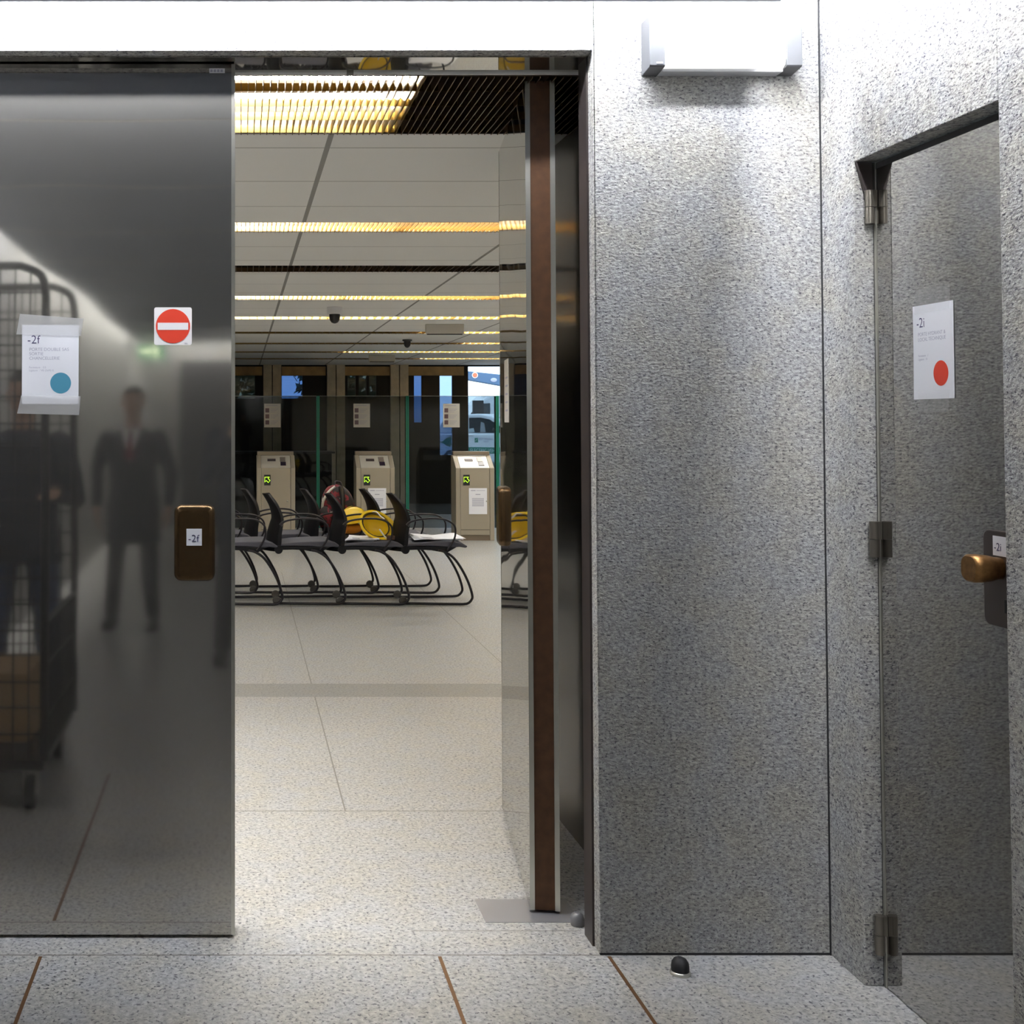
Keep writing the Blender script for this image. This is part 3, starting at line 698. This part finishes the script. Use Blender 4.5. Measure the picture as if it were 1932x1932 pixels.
MB().tube(spline([(-.02, -.02, .41), (-.01, 0, .44), (.03, .01, .435), (.045, .01, .40)], 5), .010, 8).build('carry_handle', M['black'], t)
MB().tube(spline([(.04, -.085, .40), (.06, -.115, .30), (.055, -.118, .18), (.03, -.105, .06)], 6), .022, 8).build('side_strap', M['black'], t)
# papers, wallet
def papers(name, lab, loc, rz, w_, h_, curl, n_, bandm=None):
    p_ = MB()
    for k in range(n_):
        a0 = (k-n_/2)*.07; ca, sa = math.cos(a0), math.sin(a0)
        def f(u, v, k=k):
            x, y = (u-.5)*w_+.012*k, (v-.5)*h_
            return (x*ca-y*sa, x*sa+y*ca, .002+.005*k+curl*(math.sin(u*6+k)*.5+.5)*(.3+v))
        p_.grid(f, 10, 8, 0)
        p_.grid(lambda u, v: tuple(c-(.0015 if i == 2 else 0) for i, c in enumerate(f(u, v))), 10, 8, 0, True, True)
        if k == n_-1:
            for q in range(4): p_.grid(lambda u, v, q=q: tuple(c+(.001 if i == 2 else 0) for i, c in enumerate(f(.08+.25*u, .12+.08*q+.03*v))), 4, 1, 1)
    o = tag(p_.build(name, [M['paper'], M['ink']]), lab, 'papers'); o.location = loc; o.rotation_euler = (0, 0, rz); return o
papers('papers', 'loose white printed papers on the chair seat nearest the steel door leaf', (1.62, 10.03, .526), R(4), .38, .36, .014, 3)
papers('papers', 'sheaf of white papers on the front chair under the upturned hard hat', (1.0, 10.01, .524), R(-5), .24, .34, .006, 3)
wl = MB().box(-.06, .06, -.05, .05, 0, .035)
o = tag(wl.build('glove_box', plain('brown_card', (.10, .05, .035), .6), None, .006), 'small brown box on the front chair between the upturned hard hat and the papers', 'box'); o.location = (1.265, 9.97, .524)
pn = MB().tube([(0, 0, 0), (.055, 0, -.075)], .006, 8)
o = tag(pn.build('pen', M['strap']), 'white pen leaning on the upturned hard hat', 'pen'); o.location = (1.135, 9.855, .62)

# ------------------------------------------------------------------ facade of the hall and the street outside
FY = 22.0
fd = plain('facade_dark', (.014, .012, .010), .35, 0, .2); hd = plain('facade_header', (.42, .26, .10), .5, noise=.25, nscale=5)
post = plain('facade_post', (.55, .46, .32), .4, .2, noise=.15, nscale=8)
f_ = MB()
# openings: (x0, x1, z0, z1)
op = [(-1.0, .24, 1.94, 2.36), (.74, 1.12, 1.94, 2.36), (1.95, 2.10, 1.94, 2.36), (2.16, 2.30, 1.94, 2.36), (2.35, 2.48, 1.94, 2.36), (3.18, 3.32, 1.5, 2.36), (3.655, 3.885, .90, 2.36), (4.18, 5.05, .0, 2.53)]
zs = 0
x = -6.0
for x0, x1, z0, z1 in op:
    f_.box(x, x0, FY, FY+.06, 0, HC)
    if z0 > 0: f_.box(x0, x1, FY, FY+.06, 0, z0)
    f_.box(x0, x1, FY, FY+.06, z1, HC); x = x1
f_.box(x, 7, FY, FY+.06, 0, HC)
struct('wall_facade', f_, fd, 'dark glazed street front at the far end of the hall', 'facade')
for k, (x0, x1) in enumerate(((-1.0, .38), (.74, 1.55), (1.90, 2.73), (3.07, 4.10))):
    struct('trim_header_%d' % (k+1), MB().box(x0, x1, FY-.02, FY, 2.365, 2.53), hd, 'brown header panel over the windows of the street front', 'panel')['group'] = 'header panels'
k = 0
for x0 in (.40, 1.57, 2.735):
    for dx in (0, .172):
        k += 1
        struct('trim_post_%d' % k, MB().box(x0+dx, x0+dx+.155, FY-.12, FY, 0, HC), post, 'pale bronze post of the street front', 'post')['group'] = 'facade posts'
wg = tinted('window_glass', (.19, .26, .38)); wm = tinted('window_mid', (.50, .58, .72)); wd = tinted('window_dark', (.16, .18, .17)); wc = tinted('window_clear', (.95, .97, 1))
for k, (x0, x1, z0, z1) in enumerate(op[:-1]):
    struct('window_%d' % (k+1), MB().box(x0, x1, FY+.02, FY+.03, z0, z1), wg if k in (1, 5) else wd if k in (0, 2, 3, 4) else wm, 'narrow window pane in the dark street front', 'window')['group'] = 'panes of the street front'
mtf = MB().box(-6, 4.15, 19.55, 21.9, 0, .012)
struct('floor_mat', mtf, plain('entrance_mat', (.03, .028, .026), .9, noise=.3, nscale=150), 'dark entrance mat along the street front', 'mat')
# lobby desk in the dark: low counter, monitor
t = thing('reception_counter', 'dark counter standing behind the glass screens', 'counter', (.55, 19.2, 0))
MB().box(-.75, .9, 0, .6, 0, 1.0).build('body', fd, t, .01); MB().box(-.8, .95, -.03, .63, 1.001, 1.03).build('top', M['black'], t, .004)
# outside
struct('ground', MB().box(-25, 60, 22.15, 90, -.05, .18), plain('asphalt', (.16, .16, .165), .8, noise=.2, nscale=20), 'paved street outside the hall', 'street')
carw = plain('car_white', (.74, .77, .82), .22); cglass = plain('car_glass', (.03, .04, .05), .06); green = plain('car_green', (.02, .21, .15), .4)
def wheel(p, x, y, z, r, w_):
    g = MB().lathe([(r*.62, -w_/2), (r*.95, -w_/2), (r, -w_*.35), (r, w_*.35), (r*.95, w_/2), (r*.62, w_/2)], (x, y, z), 24, axis=1)
    wo = g.build('wheel', plain('tyre', (.02, .02, .02), .8), p)
    MB().lathe([(r*.6, -w_/2-.005), (r*.55, -w_/2-.01), (.04, -w_/2-.03)], (x, y, z), 20, axis=1).build('hubcap', M['trimsteel'], wo)
t = thing('car', 'white electric car with green plug emblem parked in the street outside', 'car', (5.10, 32.3, .18), R(-35)); t.scale = (.80, .9, 1)
# body profile in x,z (facing +x)
low = [(.05, .28), (.0, .55), (.06, .95), (.12, 1.02), (3.0, 1.04), (3.75, .93), (4.02, .72), (4.08, .45), (4.0, .25)]
def cross(poly, y0, y1, inset):
    return MB().prism(poly, 1, y0, y1)
cross(low, .0, 1.72, 0).build('body', carw, t, .06, 3)
top = [(.15, 1.02), (.42, 1.45), (.75, 1.53), (1.7, 1.55), (2.15, 1.49), (2.95, 1.12), (3.05, 1.02)]
cross(top, .14, 1.58, 0).build('roof', carw, t, .07, 3)
sw = MB().prism([(.72, 1.06), (.80, 1.40), (1.28, 1.44), (1.28, 1.05)], 1, .125, .139).prism([(1.36, 1.05), (1.36, 1.44), (1.75, 1.45), (2.08, 1.40), (2.62, 1.13), (2.70, 1.05)], 1, .125, .139)
sw.build('side_window', cglass, t)
MB().prism([(1.75, 1.06), (1.78, 1.34), (1.9, 1.30), (1.95, 1.06)], 1, .118, .124).build('headrest', plain('interior_grey', (.25, .28, .31), .7), t)
MB().prism([(1.36, 1.06), (1.36, 1.15), (1.52, 1.17), (1.56, 1.06)], 1, .118, .124).build('painted_reflection', plain('reflection_grey', (.42, .50, .53), .4), t)  # pale plate painted as a reflection in the side window
MB().ball((2.36, .02, 1.13), (.12, .10, .07)).build('door_mirror', M['black'], t)
MB().prism([(2.98, 1.04), (2.98, 1.08), (2.2, 1.47), (2.16, 1.47)], 1, .3, 1.4).build('windscreen', cglass, t)
dr = MB().box(1.315, 1.322, -.004, .004, .35, 1.04).box(2.88, 2.887, -.004, .004, .35, 1.0); dr.build('door_gap', M['gap'], t)
MB().tube([(1.42, -.022, .98), (1.58, -.022, .98)], .014, 8).build('door_handle', M['white_sign'], t)
MB().tube([(.62, -.022, .98), (.78, -.022, .98)], .014, 8).build('door_handle', M['white_sign'], t)
# emblem: plug, square mark with four birds, lettering, strip
em = MB().prism([(.33, .80), (.47, .81), (.60, .90), (.69, .92), (.77, .96), (.77, .90), (.87, .90), (.87, .86), (.77, .86), (.77, .76), (.87, .76), (.87, .72), (.77, .72), (.73, .66), (.60, .70), (.47, .77), (.33, .78)], 1, -.006, 0)
em.build('plug_emblem', green, t)
lg = MB().box(1.62, 1.74, -.006, 0, .79, .91, 0)
for k in range(4): lg.prism([(1.64+.02*k, .82+.016*k), (1.665+.02*k, .835+.016*k), (1.655+.02*k, .845+.016*k)], 1, -.0075, -.006, 1)
lg.text('BNP PARIBAS', .085, text_m((1.77, -.004, .855), (1, 0, 0), (0, 0, 1)), 2, .002)
lg.text('FORTIS', .06, text_m((1.92, -.004, .795), (1, 0, 0), (0, 0, 1)), 2, .002)
lg.build('door_lettering', [green, M['white_sign'], M['ink_grey']], t)
s2 = MB().box(1.40, 2.60, -.005, 0, .50, .665, 0).text('ELECTRIC VEHICLE', .135, text_m((1.46, -.007, .535), (1, 0, 0), (0, 0, 1)), 1, .002)
s2.build('green_strip', [green, carw], t)
for xx in (.75, 3.35):
    wheel(t, xx, .10, .30, .30, .2); wheel(t, xx, 1.62, .30, .30, .2)
t = thing('van', 'white van standing behind the white electric car outside', 'van', (6.15, 36.0, .18))
vb = [(.0, .4), (-.02, .95), (.1, 1.15), (.62, 1.22), (.95, 1.85), (1.35, 2.18), (2.0, 2.30), (5.2, 2.32), (5.3, .4)]
MB().prism(vb, 1, 0, 1.9).build('body', carw, t, .08, 3)
MB().prism([(.60, 1.24), (.93, 1.88), (1.0, 1.88), (1.35, 1.9), (1.35, 1.24)], 1, -.01, .0).build('side_window', cglass, t)
MB().box(.62, 1.0, -.03, -.012, 1.22, 1.27).build('pillar', M['black'], t)
MB().prism([(.56, 1.24), (.60, 1.24), (.97, 1.86), (.93, 1.86)], 1, -.03, -.012).build('pillar', M['black'], t)
MB().box(.80, 1.12, -.16, -.04, 1.02, 1.98).build('open_hatch', M['black'], t)
MB().box(1.5, 3.2, -.012, 0, 1.30, 1.32).build('rail', M['ink_grey'], t)
wheel(t, 1.0, .1, .36, .36, .22); wheel(t, 4.3, .1, .36, .36, .22); wheel(t, 1.0, 1.8, .36, .36, .22); wheel(t, 4.3, 1.8, .36, .36, .22)
t = thing('crane_truck', 'dark blue truck boom with a red lamp reaching in above the white van outside', 'crane', (8.95, 39.6, .18))
bl = plain('boom_blue', (.055, .11, .20), .4)
MB().prism([(-1.62, 2.95), (-1.50, 3.02), (.6, 2.80), (3.0, 2.62), (3.0, 2.05), (.6, 2.36), (-1.45, 2.72)], 1, -.2, .2).build('boom', bl, t, .02)
b_ = bpy.context.scene
lp = MB().lathe([(.075, -.03), (.08, 0), (.02, .0)], (-1.24, -.205, 2.88), 18, axis=1).build('lamp', emit('red_lamp', (1, .18, .08), .8), t)
MB().lathe([(.10, -.015), (.10, 0)], (-1.24, -.202, 2.88), 18, axis=1).build('lamp_ring', M['white_sign'], t)
MB().ball((-.62, -.21, 2.72), (.11, .02, .07)).build('badge', M['ink_grey'], t)
MB().box(2.2, 2.9, -.4, .4, .9, 2.2).build('pedestal', bl, t, .03)
MB().box(.8, 5.5, -.9, .9, .62, .9).build('chassis', M['black'], t, .02); MB().box(3.6, 5.4, -1, 1, .9, 2.3).build('cab', bl, t, .08)
for xx in (1.4, 4.6): wheel(t, xx, -.8, .45, .45, .25); wheel(t, xx, .8, .45, .45, .25)
# trees behind the left windows
def tree(x, y, lab, seed, h_=4.2, w_=1.25):
    rnd = random.Random(seed); t = thing('tree', lab, 'tree', (x, y, .18))
    MB().tube(spline([(0, 0, 0), (.04, 0, h_*.3), (-.03, .05, h_*.6)], 4), .09, 10).build('trunk', plain('bark', (.09, .07, .05), .9), t)
    fo = MB()
    for _ in range(3200):
        a, b = rnd.uniform(0, 6.28), rnd.random()
        r = w_*math.sqrt(rnd.random())*math.sin(math.pi*(.12+.8*b)); z = h_*(.15+.85*b)
        c = Vector((r*math.cos(a), r*math.sin(a), z)); q = Vector((rnd.uniform(-1, 1), rnd.uniform(-1, 1), rnd.uniform(-1, 1))).normalized(); u = q.orthogonal().normalized(); v = q.cross(u)
        s = rnd.uniform(.07, .16); fo.add([c-u*s, c-v*s*.5, c+u*s, c+v*s*.5], [(0, 1, 2, 3)])
    fo.build('foliage', plain('leaf_green_%d' % seed, (.06, .095, .05), .6, noise=.5, nscale=9), t)
tree(-.65, 27.0, 'leafy green tree outside the window at the left edge of the doorway view', 3)
tree(2.55, 29.5, 'leafy green tree outside the narrow windows behind the middle glass pane', 5)

# ------------------------------------------------------------------ what the closed door mirrors: people, roll cage, corridor end
def baked(mb, name, mats, parent, voxel, smooth=6):
    """the pieces grown together into one continuous surface"""
    o = mb.build(name, mats); r = o.modifiers.new('r', 'REMESH'); r.mode = 'VOXEL'; r.voxel_size = voxel; r.use_smooth_shade = True
    k = o.modifiers.new('s', 'SMOOTH'); k.iterations = smooth; k.factor = .5
    dg = bpy.context.evaluated_depsgraph_get(); me = bpy.data.meshes.new_from_object(o.evaluated_get(dg)); me.name = name
    old = o.data; o.modifiers.clear(); o.data = me; bpy.data.meshes.remove(old)
    o.name = name
    if parent: o.parent = parent
    return o
def caps(mb, pts, rs, n=12):
    mb.tube(pts, rs, n)
    for p, r in zip(pts, rs): mb.ball(p, r, 0, n, 8)
    return mb
def loft(mb, rings, n=24, pw=.8):
    """rings: (z, cx, cy, rx, ry)"""
    vs = []
    for z, cx, cy, rx, ry in rings:
        for j in range(n):
            a = 2*math.pi*j/n; c, s_ = math.cos(a), math.sin(a)
            vs.append((cx+rx*math.copysign(abs(c)**pw, c), cy+ry*math.copysign(abs(s_)**pw, s_), z))
    k = len(rings)
    mb.add(vs, [(i*n+j, i*n+(j+1) % n, (i+1)*n+(j+1) % n, (i+1)*n+j) for i in range(k-1) for j in range(n)], 0, True)
    mb.add(vs, [list(range(n))[::-1], list(range((k-1)*n, k*n))]); return mb
def hand(mb, w, d, n, th, curl):
    """w wrist, d finger direction, n palm normal, th thumb side; five bent fingers"""
    w, d, n, th = Vector(w), Vector(d).normalized(), Vector(n).normalized(), Vector(th).normalized()
    P = lambda a, b, c: w+d*a+th*b+n*c
    caps(mb, [P(0, 0, 0), P(.04, 0, 0)], [.024, .024])
    for b in (-.024, -.008, .008, .024): caps(mb, [P(.02, b*.6, 0), P(.088, b, 0)], [.014, .0115], 8)
    for b, l in zip((-.028, -.010, .009, .027), (.062, .077, .085, .075)):
        p = P(.088, b, 0); pts = [p]; an = 0
        for f in (.45, .32, .23):
            an += curl; pts.append(pts[-1]+(d*math.cos(an)+n*math.sin(an))*l*f)
        caps(mb, pts, [.0105, .0098, .009, .0078], 8)
    caps(mb, [P(.015, .02, .004), P(.045, .045, .014), P(.072, .055, .026), P(.092, .055, .040)], [.016, .0125, .011, .009], 8)
def person(label, loc, rz, skin, coat, legs, shoe, hair_m, arms, hem, extra=None):
    t = thing('person', label, 'person', loc, rz)
    b = MB()
    # head: skull, face, jaw, nose, ears, lips, neck
    b.ball((0, -.005, 1.665), (.076, .094, .100), 0, 20, 14).ball((0, .022, 1.600), (.060, .068, .072), 0, 18, 12).ball((0, .045, 1.565), (.040, .045, .034))
    caps(b, [(0, .088, 1.648), (0, .106, 1.612)], [.010, .015], 10)
    b.ball((-.012, .096, 1.608), .010).ball((.012, .096, 1.608), .010).ball((0, .083, 1.579), (.026, .012, .009))
    for s in (-1, 1):
        b.ball((s*.078, -.005, 1.635), (.012, .020, .034)).ball((s*.031, .080, 1.664), (.024, .014, .010))
    caps(b, [(0, -.012, 1.56), (0, -.018, 1.42)], [.057, .062])
    loft(b, [(1.46, 0, -.01, .10, .06), (1.40, 0, 0, .17, .09), (1.2, 0, 0, .14, .09), (1.0, 0, 0, .13, .09), (.86, 0, 0, .15, .10)])
    jk = MB()
    loft(jk, [(1.475, 0, -.015, .075, .072), (1.445, 0, -.012, .145, .085), (1.40, 0, -.005, .195, .108), (1.30, 0, .005, .195, .125), (1.12, 0, .005, .178, .122), (1.0, 0, 0, .182, .125), (.88, 0, 0, .196, .135), (hem, 0, 0, .205, .145)])
    for s, (el, wr, hd, hn, ht, curl) in zip((-1, 1), arms):
        sh = Vector((s*.185, -.005, 1.40)); el = Vector(el); wr = Vector(wr)
        caps(b, [el, wr], [.038, .026]); hand(b, wr, hd, hn, ht, curl)
        caps(jk, [sh, (sh+el)/2+Vector((s*.006, 0, 0)), el, el+(wr-el)*.93], [.068, .058, .050, .040])
    for s in (-1, 1): caps(b, [(s*.10, 0, .86), (s*.13, .01, .5), (s*.155, -.01, .1)], [.075, .045, .035])
    body = baked(b, 'body', skin, t, .0065, 4)
    jacket = baked(jk, 'jacket', coat, body if False else t, .010, 5)
    tr = MB(); loft(tr, [(1.0, 0, 0, .165, .115), (.90, 0, 0, .178, .125), (.80, 0, 0, .175, .115)])
    for s in (-1, 1): caps(tr, [(s*.095, 0, .84), (s*.125, .012, .50), (s*.15, -.005, .11)], [.088, .066, .056])
    baked(tr, 'trousers', legs, t, .010, 4)
    for s in (-1, 1):
        sm = MB(); caps(sm, [(s*.15, -.035, .045), (s*.165, .06, .040), (s*.175, .15, .032)], [.045, .045, .032]); sm.box(s*.158-.042, s*.158+.042, -.07, .16, 0, .02)
        baked(sm, 'shoe', shoe, t, .007, 3)
    hm = MB(); nu, nv = 28, 16
    def hf(a, c):
        th = c*math.pi*.66; ph = a*2*math.pi
        x, y, z = .083*math.sin(th)*math.cos(ph), .101*math.sin(th)*math.sin(ph), .108*math.cos(th)
        if y > 0: z = max(z, .042+.02*y)
        return (x, y-.008, z+1.662)
    hm.grid(hf, nu, nv, 0, True, True); hm.build('hair', hair_m, t)
    ey = MB()
    for s in (-1, 1): ey.ball((s*.031, .078, 1.648), (.013, .009, .0062), 0).ball((s*.031, .0845, 1.648), (.0055, .004, .0052), 1)
    ey.build('eyes', [M['white_sign'], M['black']], t)
    lp = MB().ball((0, .0925, 1.579), (.020, .004, .0045)); lp.build('lips', plain('lips', (.36, .14, .11), .5), t)
    if extra: extra(t)
    return t
skin1 = plain('skin', (.50, .31, .22), .5)
coat1 = plain('coat_dark', (.020, .022, .028), .8); coat2 = plain('coat_navy', (.014, .018, .032), .8); trs = plain('trousers_dark', (.018, .018, .024), .8)
jeans = plain('jeans', (.03, .05, .12), .8); shoe = plain('shoe_leather', (.012, .011, .011), .4); hair1 = plain('hair_dark', (.025, .019, .014), .6)
hang = [((-.275, -.03, 1.13), (-.265, .05, .89), (0, .12, -1), (1, 0, 0), (.1, 1, 0), .25), ((.275, -.03, 1.13), (.265, .05, .89), (0, .12, -1), (-1, 0, 0), (-.1, 1, 0), .25)]
def shirt(t):
    def f(a, b):
        z = 1.47-.26*a; w_ = .062*(1-a)+.004; x = (b*2-1)*w_
        return (x, .085+.055*min(1, a*1.8)-.15*x*x*4, z)
    MB().grid(f, 8, 8).build('shirt', M['white_sign'], t)
    MB().add([(-.014, .104, 1.455), (.014, .104, 1.455), (.020, .140, 1.36), (.026, .1505, 1.22), (-.026, .1505, 1.22), (-.020, .140, 1.36)], [(0, 1, 2, 5), (5, 2, 3, 4)]).build('tie', plain('tie_red', (.16, .02, .035), .6), t)
person('man in long dark coat, white shirt and red tie mirrored in the closed door', (-.80, -1.78, 0), R(4), skin1, coat1, trs, shoe, hair1, hang, .60, shirt)
# photographer right behind the camera, a compact camera held up to the face
ph_arms = [((-.25, .03, 1.17), (-.085, .20, 1.42), (.25, .55, .75), (.9, -.2, 0), (0, -.2, 1), .55), ((.25, .03, 1.17), (.085, .20, 1.42), (-.25, .55, .75), (-.9, -.2, 0), (0, -.2, 1), .55)]
person('photographer in dark navy coat, hands raised, mirrored at the closed door edge', (.03, -.42, 0), 0, skin1, coat2, trs, shoe, hair1, ph_arms, .72)
t = thing('compact_camera', 'small black compact camera held up by the photographer', 'camera', (.03, -.10, 1.5))
MB().box(-.05, .05, -.028, -.004, -.03, .03).build('body', M['black'], t, .004)
MB().lathe([(.02, 0), (.02, .012)], (.0, -.004, -.002), 18, axis=1).build('lens', M['gap'], t)
hold = [hang[0], ((.27, .02, 1.12), (.20, .26, 1.16), (.1, .9, .25), (-.3, .2, -1), (-1, .1, 0), .45)]
person('man in dark jacket and blue jeans mirrored behind the wire roll cage', (-1.10, 1.02, 0), 0, skin1, coat2, jeans, shoe, hair1, hold, .80)
# roll cage beside the closed leaf, left of the view
t = thing('roll_cage', 'tall black wire roll cage on castors mirrored in the closed steel door', 'trolley', (-1.12, 2.0, 0))
x0, x1 = -.36, .36
for y in (-.40, .40):
    MB().tube([(x0, y, .2)]+spline([(x0, y, 1.98), (x0+.02, y, 2.07), (x0+.10, y, 2.11)], 4)+spline([(x1-.10, y, 2.11), (x1-.02, y, 2.07), (x1, y, 1.98)], 4)+[(x1, y, .2)], .017, 10).build('end_frame', M['tubeblack'], t)
    g = MB(); z = .3
    while z < 2.1: g.tube([(x0, y, z), (x1, y, z)], .0038, 5); z += .10
    x = x0+.06
    while x < x1: g.tube([(x, y, .2), (x, y, 2.10)], .0038, 5); x += .06
    g.build('wire_mesh', M['tubeblack'], t)
g = MB(); y = -.38
while y < .39: g.tube([(x1, y, .2), (x1, y, .72)], .0026, 5); y += .035
for z in (.35, .55): g.tube([(x1, -.4, z), (x1, .4, z)], .0028, 5)
g.tube([(x1, -.4, .73), (x1, .4, .73)], .012, 8); g.build('side_gate', M['tubeblack'], t)
MB().box(x0, x1, -.42, .42, .165, .20).build('platform', M['tubeblack'], t, .006)
for x in (x0+.06, x1-.06):
    for y in (-.34, .34):
        cz = MB().lathe([(.03, -.016), (.062, -.018), (.065, 0), (.062, .018), (.03, .016)], (x, y, .065), 18, axis=0)
        cs = cz.build('castor', M['black'], t)
        MB().box(x-.028, x-.02, y-.02, y+.02, .06, .165).box(x+.02, x+.028, y-.02, y+.02, .06, .165).build('fork', M['trimsteel'], cs)
o = tag(MB().box(-.22, .22, -.2, .2, 0, .28).build('cardboard_box', plain('cardboard', (.33, .22, .11), .8), None, .004), 'brown cardboard box lying in the wire roll cage', 'box'); o.location = (-1.08, 1.95, .2005)
# corridor end
struct('door_4', MB().box(-.90, .12, BACK-.01, BACK+.02, 0, 2.42), plain('end_door', (.05, .05, .052), .45), 'dark door at the far end of the corridor mirrored in the closed steel door', 'door', .004)
t = thing('exit_sign', 'green lit exit sign hanging at the corridor end, mirrored in the closed steel door', 'sign', (-1.28, -9.7, 2.48))
MB().box(-.2, .2, -.02, .02, -.10, .10).build('body', M['white'], t, .004)
MB().box(-.19, .19, .02, .022, -.09, .09).build('panel', emit('exit_green', (.03, .36, .15), .8), t)
pg = MB().ball((.06, .023, .055), (.016, .002, .016)).box(-.15, -.05, .022, .024, -.012, .012)
pg.prism([(-.05, -.035), (-.05, .035), (-.0, 0)], 1, .022, .024)
for a_, b_ in (((.06, .04), (.07, -.01)), ((.07, -.01), (.10, -.065)), ((.07, -.01), (.035, -.06)), ((.06, .03), (.02, .01)), ((.06, .03), (.105, .005))):
    pg.tube([(a_[0], .024, a_[1]), (b_[0], .024, b_[1])], .007, 6)
pg.build('pictogram', emit('exit_white', (1, 1, .7), 3.0), t)
MB().tube([(-.12, 0, .10), (-.12, 0, .15)], .006).tube([(.12, 0, .10), (.12, 0, .15)], .006).build('hanger', M['white'], t)
